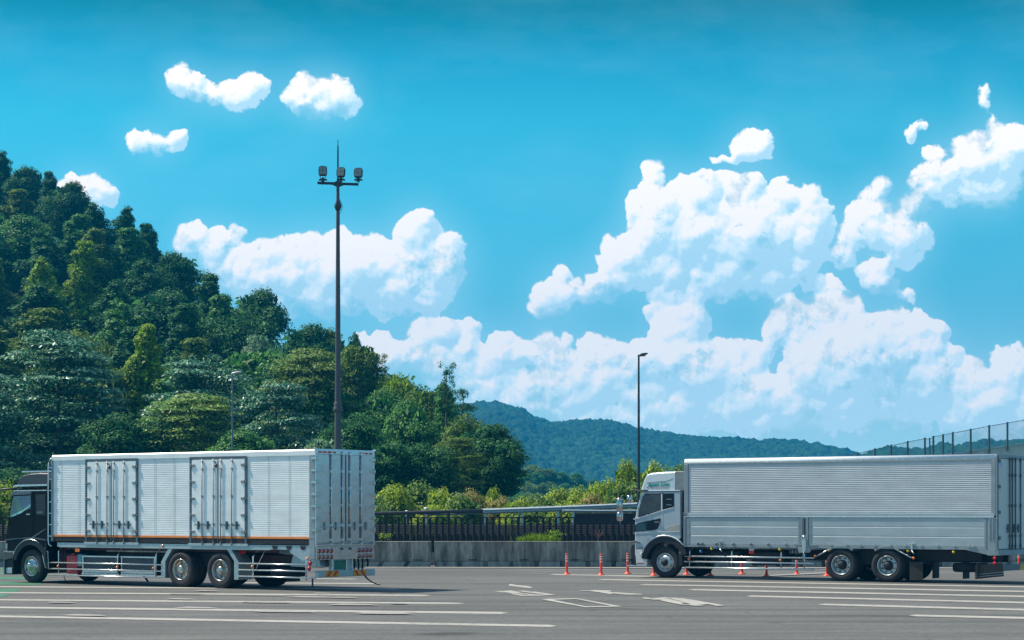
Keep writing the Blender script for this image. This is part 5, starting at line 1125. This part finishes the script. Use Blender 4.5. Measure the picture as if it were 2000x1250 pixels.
    for k in range(7):
        z = 1.40+k*.335; mb = MB(); mb.mat(0, True).tube([(1.94, -.03, z), (2.09, -.01, z)], .017, 6); mb.build('rung', P_BARS, T)
    mb = MB(); mb.box(2.02, 2.09, -.004, .05, 1.25, ZT-.12); mb.build('front_corner_post', P_FRAME, T, .006)
    # side bars
    bars(T, 1.89, 6.55, (.62, .44, .255), .020); bars(T, 9.45, 12.22, (.70, .525, .35), .022)
    for x, hi in ((2.30, .95), (4.75, .86), (6.28, .9)): mb = MB(); mb.mat(0, True).tube([(x+.10, .10, 1.09), (x, .04, hi), (x, .04, .24)], .016, 6); mb.build('bar_stay', P_BARS, T)
    for x in (9.95, 11.85): mb = MB(); mb.mat(0, True).tube([(x+.14, .12, 1.09), (x, .05, .9), (x, .05, .28)], .024, 8); mb.build('bar_stay', P_BARS, T)
    mb = MB(); mb.mat(0, True).tube([(10.35, .1, 1.08), (10.02, .05, .5)], .009, 5); mb.build('stay_wire', P_BARS, T)
    for x, z in ((2.30, .52), (4.75, .52), (6.20, .52), (9.95, .62)): mb = MB(); mb.mat(0, True).lathe([(.035, 0), (.035, -.02), (0, -.028)], (x, .02, z), 'y', 12); mb.build('side_marker_lamp', P_AMB, T)
    # fenders at the tandem
    for pts in ([(6.50, .25), (6.66, .25), (6.66, .72), (6.95, 1.09), (6.78, 1.09), (6.50, .70)], [(9.44, .25), (9.28, .25), (9.28, .76), (9.0, 1.09), (9.16, 1.09), (9.44, .74)]): plate(T, 'fender_plate', pts, P_GALV, .02, .55, .006)
    mb = MB(); mb.box(6.9, 9.05, .10, .7, 1.13, 1.16); mb.build('mud_guard', P_DARK, T)
    # fuel tanks and cans
    for a, b in ((3.23, 4.72), (4.82, 6.20)):
        mb = MB(); mb.box(a, b, .12, .62, .30, .82); tk = mb.build('fuel_tank', P_TANK, T, .05)
        mb = MB(); 
        mb.box(a-.02, b+.02, .10, .14, .80, .84); mb.box(a-.02, b+.02, .10, .14, .29, .33)
        for x in (a+.02, b-.05): mb.box(x, x+.04, .09, .12, .29, .84)
        mb.build('tank_strap', P_BARS, tk)
        mb = MB(); mb.box(a+.05, b-.05, .08, .11, .345, .42); mb.build('tank_guard', P_RIMG, tk)
    mb = MB(); mb.box(2.50, 2.98, .15, .45, .30, .84); mb.build('red_canister', P_REDCAN, T, .04)
    mb = MB(); mb.box(2.60, 2.75, .24, .34, .84, .90); mb.build('canister_cap', P_REDCAN, T, .01)
    mb = MB(); mb.box(3.0, 3.20, .12, .32, .52, .88); mb.build('coolant_can', P_TEALC, T, .03)
    mb = MB(); mb.box(3.02, 3.20, .02, .04, .95, 1.05); mb.build('side_reflector', P_AMB, T); mb = MB(); mb.box(9.22, 9.44, .3, .32, .96, 1.05); mb.build('side_reflector', P_REDR, T)
    mb = MB(); mb.mat(0, True).tube([(2.2, .3, 1.05), (2.15, .3, .6), (2.3, .35, .35)], .04, 8); mb.tube([(2.42, .2, 1.02), (2.36, .2, .8), (2.42, .22, .5)], .025, 8); mb.build('air_hose', P_MAROON, T)
    mb = MB(); mb.mat(0, True).lathe([(.035, 0), (.035, -.02), (0, -.03)], (6.55, .03, 1.15), 'y', 12); mb.build('side_marker_lamp', P_AMB, T)
    for x in (11.0, 11.12): pass
    mb = MB(); mb.box(2.0, 3.1, .3, 2.2, .34, .9); mb.build('engine_block', P_DARK, T, .03)
    mb = MB(); mb.mat(0, True).tube([(4.9, .9, .3), (5.05, .85, .2), (5.2, .8, .11)], .03, 6); mb.tube([(2.35, .2, .22), (2.4, .2, .12), (2.47, .2, .06)], .012, 5); mb.build('drain_hose', P_BLACK_, T)
    # spare wheel
    sp = empty('spare_wheel', (10.6, .75, .48)); sp.parent = T; mb = MB(); mb.mat(0, True).lathe([(.28, -.12), (.44, -.13), (.49, -.09), (.50, 0), (.49, .09), (.44, .13), (.28, .12)], (0, 0, 0), 'z', 40); mb.build('tyre', P_RUBBER, sp)
    mb = MB(); mb.mat(0, True).lathe([(.29, -.1), (.2, -.02), (0, -.02)], (0, 0, 0), 'z', 32); mb.build('rim', P_RIMG, sp)
    # underbody clutter
    mb = MB(); mb.box(6.7, 9.3, .45, 2.04, .55, 1.0); mb.build('axle_housing', P_DARK, T, .05)
    for x in (7.24, 8.74, 1.15): mb = MB(); mb.mat(0, True).tube([(x, .3, .5), (x, 2.2, .5)], .09, 10); mb.build('axle', P_DARK, T)
    for x in (9.55,): mb = MB(); mb.box(x, x+.02, W-.62, W-.05, .15, .9); mb.build('mud_flap', P_MUD, T)
    wheel(T, 1.15, .03, -1, 'steer', P_CHROME, P_CHROME); wheel(T, 1.15, W-.03, 1, 'steer', P_CHROME, P_CHROME)
    for x in (7.24, 8.74):
        wheel(T, x, .03, -1, 'drive', P_RIMM, P_RIMM, dual=True); wheel(T, x, W-.03, 1, 'drive', P_RIMM, P_RIMM, dual=True)
    return T
TL = truck_left()

# ================================================================== right truck: silver cab, wing body
def truck_right():
    T = empty('box_truck', (0, 0, 0)); tag(T, 'truck with silver cab and grey ribbed wing body, at the right edge', 'truck', 'cargo trucks on the toll road')
    th = radians(33); R_ = Vector((14.08, 59.6, 0)); L = 12.0; KX = 1.038
    T.location = R_ + Vector((-cos(th)*L*KX, sin(th)*L*KX, 0)); T.scale = (KX, 1, 1); T.rotation_euler = (0, 0, -th)
    X0, X1, ZT = 2.12, 12.0, 3.80
    mb = MB(); mb.box(.9, 11.8, .80, .88, .62, .92); mb.box(.9, 11.8, 1.61, 1.69, .62, .92)
    for x in (2.6, 4.2, 6, 8, 10, 11.6): mb.box(x, x+.1, .88, 1.61, .66, .88)
    mb.build('chassis', P_DARK, T, .005)
    mb = MB(); mb.box(X0+.05, X1-.05, .03, W-.03, 1.02, ZT-.03); mb.build('box_body', P_ALU2, T, .01)
    # roof edge, rounded
    mb = MB(); mb.mat(0, True)
    pr = [(.06, ZT-.16), (-.002, ZT-.16), (-.004, ZT-.10), (.006, ZT-.05), (.03, ZT-.015), (.07, ZT), (W-.07, ZT), (W-.03, ZT-.015), (W-.006, ZT-.05), (W+.002, ZT-.16), (W-.06, ZT-.16), (W-.09, ZT-.06), (.09, ZT-.06)]
    mb.prism(pr, X0, X1, 'x'); mb.build('roof_wing_edge', P_WHITEP, T)
    mb = MB()
    for k in range(150): x = 2.32+k*.0637; mb.box(x, x+.02, -.004, .02, ZT-.185, ZT-.165)
    mb.box(2.3, 11.9, .004, .02, ZT-.19, ZT-.161); mb.build('rivet_strip', P_GATE, T)
    q = ribbed(T, 'wing_panel', 2.27, 11.86, 2.075, ZT-.19, .0565, .0055, P_ALU2, .018)
    for k in range(0):  xs = 3.4+k*1.25; mb = MB(); mb.box(xs-.002, xs+.002, .004, .012, 2.08, ZT-.20); mb.build('seam', P_ALU2, q)
    for (a, b) in ((X0, 2.26), (11.87, X1)): 
        mb = MB(); mb.box(a, b, -.004, .06, 2.0, ZT-.165); mb.build('corner_post', P_FRAME, T, .012)
    # mid rail
    mb = MB(); mb.box(X0+.02, X1-.05, -.006, .04, 1.955, 2.072); mb.build('mid_rail', P_GATE, T, .006)
    mb = MB(); mb.box(X0-.02, X1-.05, -.018, .01, 1.945, 1.972); mb.build('rail_trim', P_BARS, T, .004)
    mb = MB(); mb.box(X0-.03, X0+.10, -.02, .02, 2.04, 2.09); mb.box(X0-.03, X0+.10, -.02, .02, 2.0, 2.03); mb.build('rail_latch', P_CHROME, T, .004)
    # gates
    for (a, b) in ((2.22, 6.02), (6.28, 11.74)):
        mb = MB(); prof = []
        for k in range(3):
            z0 = 1.09+k*.285; prof += [(.012, z0), (.0, z0+.012), (.0, z0+.268), (.012, z0+.282)]
        prof += [(.04, 1.945), (.04, 1.09)]; mb.prism(prof, a, b, 'x'); g = mb.build('side_gate', P_GATE, T)
        mb = MB(); mb.box(a, b, -.004, .02, 1.00, 1.088); mb.build('gate_sill', P_FRAME, g, .003)
        for x in (a+.02, b-.08): mb = MB(); mb.box(x, x+.06, -.01, .012, 1.09, 1.93); mb.build('gate_edge', P_FRAME, g, .004)
    for x in (2.62, 2.76, 3.24, 3.82, 4.40, 4.98, 5.56, 5.88, 6.02-.02, 6.40, 6.52, 7.0, 7.5, 7.94, 8.38, 8.86, 9.34, 9.80, 10.3, 10.8, 11.24, 11.36):
        mb = MB(); mb.prism([(x-.045, 1.075), (x+.045, 1.075), (x+.06, 1.10), (x+.02, 1.13), (x, 1.15), (x-.02, 1.13), (x-.06, 1.10)], -.03, .0); mb.build('hinge', P_CHROME, T, .003)
    for x in (3.36, 9.52):
        mb = MB(); mb.box(x-.08, x+.08, -.03, -.005, 1.155, 1.19); mb.box(x-.02, x+.02, -.035, -.008, .92, 1.16); mb.mat(0, True).tube([(x, -.03, .95), (x+.05, -.04, .90), (x+.07, -.04, .87)], .018, 6); mb.build('gate_catch', P_BARS, T)
    # centre post
    mb = MB(); mb.box(6.03, 6.27, -.002, .05, 1.05, 1.94); mb.box(6.03, 6.08, -.02, .0, 1.1, 1.94); mb.box(6.22, 6.27, -.02, .0, 1.1, 1.94); cp = mb.build('centre_post', P_FRAME, T, .005)
    mb = MB(); mb.prism([(5.96, 1.03), (6.34, 1.03), (6.36, .92), (6.30, .86), (6.0, .86), (5.94, .92)], -.03, .01); mb.build('post_foot', P_FRAME, cp, .004)
    mb = MB(); mb.prism([(6.10, .90), (6.20, .90), (6.22, 1.2), (6.18, 1.34), (6.12, 1.34), (6.08, 1.2)], -.055, -.03); mb.mat(0, True).tube([(6.15, -.07, 1.30), (6.15, -.07, 1.38)], .03, 8); mb.tube([(6.14, -.05, .88), (6.11, -.03, .62)], .01, 5); mb.build('post_lock', P_BARS, cp)
    mb = MB(); mb.box(6.13, 6.17, -.012, .0, 1.42, 1.9); mb.build('post_slot', P_DARK, cp)
    mb = MB(); mb.box(X0-.02, X0+.09, -.004, .05, 1.0, 1.94); mb.box(X0-.01, X0+.03, -.02, .0, 1.1, 1.94); mb.build('front_post', P_FRAME, T, .005)
    mb = MB(); mb.box(11.76, X1, -.004, .05, .84, 1.94); mb.box(11.80, 11.84, -.016, .0, 1.3, 1.92); mb.box(11.90, 11.93, -.016, .0, 1.3, 1.92); mb.build('rear_post', P_FRAME, T, .005)
    plate(T, 'rear_gusset', [(11.1, 1.0), (12.0, 1.0), (12.0, .84), (11.85, .84)], P_FRAME, -.002, .04)
    # rear
    RR = empty('rear_door', (12.0, 0, 0)); RR.parent = T
    mb = MB(); mb.box(.0, .05, .0, W, 3.68, ZT); mb.box(.0, .05, .0, .10, .95, 3.68); mb.box(.0, .05, W-.1, W, .95, 3.68); mb.build('door_frame', P_FRAME, RR, .008)
    mb = MB(); mb.box(.05, .06, .0, .035, 1.0, ZT-.05); mb.build('edge_seal', P_DARK, RR)
    for (u, v) in ((.11, W/2-.01), (W/2+.01, W-.11)): mb = MB(); mb.box(.0, .04, u, v, 1.03, 3.67); mb.build('leaf', simple('cream_door_paint', (.62, .62, .60), .4, var=.05), RR, .005)
    for f in (.40, .49, .60, .78):
        y = W*f; mb = MB(); mb.mat(0, True).tube([(.07, y, .98), (.07, y, 3.72)], .02, 8); mb.mat(0, False)
        for z in (1.1, 1.4, 2.3, 3.2, 3.68): mb.box(.04, .095, y-.035, y+.035, z-.04, z+.04)
        mb.build('lock_rod', P_DKFRAME, RR)
    for f in (.34, .55, .7): y = W*f; mb = MB(); mb.box(.05, .07, y-.12, y+.12, 1.62, 1.65); mb.box(.05, .09, y-.02, y+.02, 1.5, 1.75); mb.build('lock_handle', P_DKFRAME, RR, .003)
    for k in range(4): z = 1.35+k*.75; mb = MB(); mb.box(.04, .075, .02, .22, z-.05, z+.05); mb.build('hinge', P_DKFRAME, RR, .004)
    mb = MB(); mb.box(.052, .058, .12, .34, 3.72, 3.76); mb.build('marker_lamp', P_REDL, RR)
    mb = MB(); mb.box(.041, .045, .20, .42, 3.42, 3.56); mb.build('blue_sticker', simple('pale_blue_sticker', (.40, .50, .75), .4), RR)
    mb = MB(); mb.box(11.9, 12.08, .0, W, .84, 1.0); mb.build('rear_sill', P_FRAME, T, .01)
    mb = MB(); mb.box(11.95, 12.06, .15, W-.1, .38, .56); mb.build('rear_bumper', P_DKFRAME, T, .01)
    mb = MB(); mb.box(12.06, 12.066, 1.9, 2.35, .39, .55); mb.build('reflector_plate', P_YELR, T)
    for z in (.76, .62): mb = MB(); mb.mat(0, True).lathe([(.05, 0), (.055, -.02), (0, -.05)], (11.98, -.02, z), 'y', 14); mb.build('side_marker_lamp', P_REDL, T)
    # under run flap
    mb = MB(); mb.box(11.45, 11.47, -.0, .6, .2, .62); mb.build('mud_flap', P_MUD, T)
    plate(T, 'side_flap', [(11.35, .56), (12.15, .62), (12.2, .24), (11.36, .14)], simple('brown_rubber_flap', (.055, .040, .036), .7, var=.5, scale=8, stretch=(5, 1, 1)), .1, .02)
    for z in (.20, .27): mb = MB(); mb.prism([(11.37, z), (12.19, z+.085), (12.19, z+.10), (11.37, z+.015)], .09, .1); mb.build('flap_strip', P_FRAME, T)
    for x, y in ((9.42, .05), (10.33, W-.55), (9.42, W-.62)): mb = MB(); mb.box(x, x+.03 if y > .1 else x+.40, y, y+.5 if y > .1 else y+.02, .08, .62); mb.build('mud_flap', P_MUD, T)
    # cab
    FX = .30
    prof = [(.42, .38), (.33, .75), (.33, 1.18), (.335, 1.88), (.42, 2.25), (.56, 2.72), (.66, 2.78), (1.98, 2.78), (1.99, 1.30), (1.93, 1.22)] + arch_pts(1.46, .50, .66, 35, 168) + [(.80, .38)]
    cab_shell(T, 'cab_body', prof, P_SILVER)
    dfl = cab_shell(T, 'roof_deflector', [(.55, 2.80), (.60, 2.95), (.70, 3.20), (.78, 3.32), (.95, 3.38), (1.4, 3.41), (1.80, 3.42), (1.80, 2.80)], P_WHITEP)
    mb = MB(); mb.loft([[(1.80, .02, 2.79), (1.80, W-.02, 2.79), (1.80, W-.02, 3.40), (1.80, .02, 3.40)], [(2.10, .14, 2.79), (2.10, W-.14, 2.79), (2.10, W-.14, 3.40), (2.10, .14, 3.40)]]); mb.build('deflector_side', mat_panel('dusty_deflector_panel', (.42, .41, .39), .5, .1, streak=.15), T, .01)
    mb = MB(); mb.mat(0, False).prism([(.80, 3.06), (1.2, 3.09), (1.5, 3.11), (1.68, 3.17), (1.74, 3.21), (1.70, 3.16), (1.5, 3.085), (1.2, 3.06), (.85, 3.03)], -.006, .02); mb.build('deflector_crease', P_FRAME, dfl)
    mb = MB(); mb.prism([(.5, 2.775), (1.98, 2.775), (1.98, 2.81), (.55, 2.81)], -.012, .02); mb.build('roof_trim', P_WHITEP, T, .004)
    def text(s, x, z, size, mat, shear, name):
        cu = bpy.data.curves.new(name, 'FONT'); cu.body = s; cu.size = size; cu.shear = shear; cu.extrude = .002; cu.offset = .004
        o = bpy.data.objects.new(name, cu); COL.objects.link(o); bpy.context.view_layer.update()
        me = bpy.data.meshes.new_from_object(o.evaluated_get(bpy.context.evaluated_depsgraph_get())); bpy.data.objects.remove(o)
        me.materials.clear(); me.materials.append(mat); k = bpy.data.objects.new(name, me); COL.objects.link(k); k.parent = T; k.rotation_euler = (radians(90), radians(-1), 0); k.location = (x, -.006, z); return k
    text('Japan Line', .84, 2.93, .185, P_TEXTG, .45, 'lettering')
    mb = MB(); rs = random.Random(4); x = .90       # a line of small red characters, too small to read in the photo
    while x < 1.56:
        w_ = rs.uniform(.018, .032); h = rs.uniform(.028, .042); mb.box(x, x+.007, -.007, -.004, 2.865, 2.865+h); mb.box(x+.007, x+w_, -.007, -.004, 2.865+h*rs.choice([.0, .45, .8]), 2.872+h*.45+.004); x += w_+.014
    mb.build('lettering', P_TEXTR, T)
    # door and windows
    plate(T, 'door_frame_dark', [(.50, 1.93), (.56, 2.30), (.68, 2.62), (.74, 2.70), (1.42, 2.71), (1.42, 2.20), (1.40, 2.17)], P_DARK, -.004, .02)
    win = [(.53, 1.98), (.57, 2.25), (.67, 2.58), (.74, 2.655), (1.285, 2.66), (1.285, 2.16)]
    wd = plate(T, 'door_window', win, simple('window_interior', (.035, .045, .050), .5, var=.5, scale=2.5), -.009, .006)
    plate(wd, 'sun_curtain', [(.60, 2.28), (.70, 2.60), (1.28, 2.62), (1.28, 2.36), (.62, 2.22)], simple('grey_curtain', (.055, .065, .06), .7), -.012, .003, 0)
    plate(wd, 'window_glass', win, P_GLASS, -.018, .003, 0)
    mb = MB(); mb.box(1.315, 1.365, -.012, .01, 2.16, 2.68); mb.build('window_pillar', P_WHITEP, T, .004)
    qw = plate(T, 'quarter_window', [(1.40, 2.70), (1.77, 2.71), (1.77, 2.30), (1.70, 2.24), (1.40, 2.16)], simple('quarter_dark', (.006, .01, .014), .06), -.006, .02)
    for z in (2.52, 2.34): mb = MB(); mb.box(1.50, 1.68, -.008, -.006, z-.01, z+.006); mb.build('louvre', P_BARS, qw)
    mb = MB(); mb.prism([(.34, 1.865), (.50, 1.895), (1.42, 2.16), (1.75, 2.24), (1.75, 2.26), (1.40, 2.185), (.48, 1.925), (.34, 1.895)], -.014, .02); mb.build('belt_trim', P_WHITEP, T, .003)
    lw = plate(T, 'lower_window', [(.40, 1.47), (.40, 1.70), (.52, 1.76), (1.30, 1.91), (1.30, 1.82), (1.20, 1.58), (1.10, 1.53)], simple('lower_window_glass', (.006, .014, .022), .05), -.008, .02)
    plate(lw, 'glass_tint', [(.43, 1.50), (.43, 1.70), (.80, 1.78), (.80, 1.53)], simple('blue_tint', (.03, .09, .11), .15), -.0095, .002, 0)
    mb = MB(); mb.box(1.10, 1.28, -.05, -.012, 1.77, 1.80); mb.build('door_handle', P_CHROME, T, .008)
    mb = MB(); mb.box(1.37, 1.376, -.006, .006, 1.35, 2.2); mb.prism([(.34, 1.43), (1.0, 1.455), (1.35, 1.49), (1.35, 1.475), (1.0, 1.44), (.34, 1.415)], -.012, .0); mb.build('door_seam', P_WHITEP, T)
    mb = MB(); mb.prism([(1.30, 1.46), (1.97, 1.47), (1.97, 1.49), (1.30, 1.49)], -.016, .0); mb.build('crease_trim', P_WHITEP, T)
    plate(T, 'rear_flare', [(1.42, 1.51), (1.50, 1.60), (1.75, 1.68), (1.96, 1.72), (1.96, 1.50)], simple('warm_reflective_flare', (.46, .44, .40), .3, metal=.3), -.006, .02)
    plate(T, 'wheel_arch', arch_pts(1.46, .50, .83, 20, 172)+list(reversed(arch_pts(1.46, .50, .64, 20, 172))), P_DARK, -.05, .3, .01)
    mb = MB(); mb.mat(0, True).tube([(a, -.052, b) for a, b in arch_pts(1.46, .50, .86, 40, 168, 12)], .022, 6); mb.build('arch_trim', P_WHITEP, T)
    plate(T, 'arch_rear_guard', [(1.90, 1.15), (2.06, 1.15), (2.06, .42), (1.96, .36)], P_DARK, -.02, .3, .01)
    mb = MB(); mb.box(1.98, 2.05, -.035, -.02, .80, 1.0); mb.build('side_reflector', P_BARS, T)
    plate(T, 'front_bumper', [(.22, .40), (.20, .95), (.28, 1.10), (.42, 1.06), (.42, .40)], P_DARK, .04, W-.08, .03)
    plate(T, 'step_panel', [(.44, .42), (.40, .92), (.84, .93), (.82, .42)], P_WHITEP, -.008, .03)
    mb = MB(); mb.prism([(.42, .925), (.88, .935), (.88, .955), (.42, .945)], -.012, .01); mb.build('panel_gap', P_DARK, T)
    mb = MB(); mb.box(.62, .78, -.012, .0, .74, .80); mb.build('step_slot', P_DARK, T, .003)
    mb = MB(); mb.box(.46, .72, -.012, .0, .44, .475); mb.build('step_lamp', simple('step_red', (.30, .06, .05), .3), T)
    mb = MB(); mb.prism([(.10, .35), (.12, .385), (.84, .385), (.84, .355)], -.03, .1); mb.build('bumper_lip', P_BARS, T, .004)
    mb = MB(); mb.mat(0, True).lathe([(.07, 0), (.08, .05), (.06, .10)], (.24, .0, .56), 'y', 14); mb.build('fog_lamp', P_CHROME, T)
    mb = MB(); mb.prism([(.33, 1.10), (.36, 1.20), (.44, 1.18), (.60, 1.13), (.60, 1.10), (.44, 1.12)], -.03, .0); mb.build('turn_lamp', P_CHROME, T, .005)
    mb = MB(); mb.box(.29, .33, .25, W-.25, 1.15, 1.75); mb.build('grille', P_DKFRAME, T, .01)
    for y in (.3, W-.3): mb = MB(); mb.mat(0, True).lathe([(.12, -.02), (.11, -.05), (0, -.06)], (.22, y, .78), 'x', 20); mb.build('headlight', P_CHROME, T)
    mb = MB(); mb.loft([[(.33, .15, 1.86), (.33, W-.15, 1.86), (.345, W-.15, 1.86), (.345, .15, 1.86)], [(.56, .18, 2.68), (.56, W-.18, 2.68), (.575, W-.18, 2.68), (.575, .18, 2.68)]]); o = mb.build('windscreen', simple('windscreen_glass', (.01, .015, .018), .04), T); o.location.x = -.04
    mb = MB(); mb.mat(0, True).tube([(.86, -.0, 2.80), (.5, -.06, 2.80), (.22, -.18, 2.78), (.05, -.26, 2.62), (.02, -.28, 2.3), (.04, -.27, 2.0), (.12, -.2, 1.92)], .020, 8); mb.box(.35, .80, -.06, -.02, 2.785, 2.82); mb.tube([(.30, -.14, 2.78), (.28, -.14, 2.6)], .015, 6); mb.build('mirror_arm', P_BLACK_, T)
    mirror_head(T, -.01, -.27, 2.34, .26, .48, P_CHROME); mirror_head(T, .0, -.27, 1.97, .28, .30, P_CHROME); mirror_head(T, .27, -.14, 2.53, .24, .26, P_CHROME)
    mb = MB(); mb.box(2.0, 2.10, .15, 2.3, .95, 2.76); mb.box(1.98, 2.10, .10, 2.35, 1.0, 1.6); mb.build('cab_back_unit', P_DARK, T, .01)
    # side bars
    bars(T, 2.12, 6.45, (.70, .53, .345), .028)
    for x in (2.28, 3.72, 5.36, 6.12): mb = MB(); mb.mat(0, True).tube([(x+.10, .10, 1.0), (x, .05, .86), (x, .05, .33)], .02, 8); mb.build('bar_stay', P_BARS, T)
    for x, z, mt in ((2.27, .62, P_AMB), (5.35, .62, P_AMB), (6.48, .76, P_AMB), (2.68, .86, P_BLUE), (3.05, .95, P_YEL), (5.33, .95, P_YEL), (6.92, .95, P_YEL), (9.38, .95, P_YEL), (9.55, .74, P_AMB), (10.75, .93, P_YEL)):
        mb = MB(); mb.mat(0, True).lathe([(.042, .02), (.045, -.01), (.03, -.035), (0, -.04)], (x, .03, z), 'y', 14); mb.build('side_marker_lamp', mt, T)
    mb = MB(); mb.prism([(4.28, .98), (4.48, .98), (4.44, .86), (4.32, .86)], .06, .08); mb.build('reflector_bracket', P_BARS, T); mb = MB(); mb.box(4.30, 4.47, .05, .06, .80, .90); mb.build('side_reflector', P_REDR, T)
    mb = MB(); mb.mat(0, True)
    for k in range(4): x = 5.62+k*.10; mb.tube([(x, .12, .98), (x, .12, .84), (x+.035, .12, .80), (x+.07, .12, .84), (x+.07, .12, .96)], .009, 5)
    mb.build('chain', P_BARS, T)
    mb = MB(); mb.box(2.9, 3.9, .25, .7, .55, .86); mb.box(4.3, 5.4, .2, .75, .45, .86); mb.build('battery_box', P_DARK, T, .03)
    for sx, ex in ((6.98, 6.50), (9.0, 9.50)): mb = MB(); mb.mat(0, True).tube([(sx, .02, 1.0), (ex, .02, .74)], .022, 8); mb.build('fender_strut', P_BARS, T)
    for cx in (7.30, 8.74): plate(T, 'fender_arch', arch_pts(cx, .42, .68, 55, 125)+list(reversed(arch_pts(cx, .42, .62, 55, 125))), P_FRAME, -.01, .5, .004)
    mb = MB(); mb.box(6.9, 9.3, .45, 2.04, .5, 1.0); mb.box(9.4, 11.4, .6, 1.9, .62, 1.0); mb.build('axle_housing', P_DARK, T, .04)
    for x in (7.30, 8.74, 1.46): mb = MB(); mb.mat(0, True).tube([(x, .3, .5), (x, 2.2, .5)], .09, 10); mb.build('axle', P_DARK, T)
    sp = empty('spare_wheel', (10.95, .85, .46)); sp.parent = T; mb = MB(); mb.mat(0, True).lathe([(.28, -.12), (.44, -.13), (.49, -.09), (.50, 0), (.49, .09), (.44, .13), (.28, .12)], (0, 0, 0), 'z', 40); mb.build('tyre', P_RUBBER, sp)
    mb = MB(); mb.mat(0, True).lathe([(.29, -.1), (.2, -.02), (0, -.02)], (0, 0, 0), 'z', 32); mb.build('rim', P_RIMG, sp)
    wheel(T, 1.46, .0, -1, 'steer', P_RIMG, P_DARK); wheel(T, 1.46, W, 1, 'steer', P_RIMG, P_DARK)
    for x in (7.30, 8.74): wheel(T, x, .02, -1, 'drive', P_RIMG, P_DARK, dual=True); wheel(T, x, W-.02, 1, 'drive', P_RIMG, P_DARK, dual=True)
    return T
TR_ = truck_right()
bpy.context.view_layer.update()
# ------------------------------------------------------------------ air between here and the mountains
m = bpy.data.materials.new('haze'); m.use_nodes = True; t = m.node_tree; t.nodes.clear()
pv = t.nodes.new('ShaderNodeVolumePrincipled'); pv.inputs['Color'].default_value = (.008, .40, .86, 1); pv.inputs['Density'].default_value = .00036; pv.inputs['Anisotropy'].default_value = 0.0
ou = t.nodes.new('ShaderNodeOutputMaterial'); t.links.new(pv.outputs[0], ou.inputs['Volume'])
mb = MB(); mb.box(-1400, 1400, -80, 1800, -12, 175); hz = mb.build('haze', m); tag(hz, kind='stuff', label='faint blue air haze over the valley')
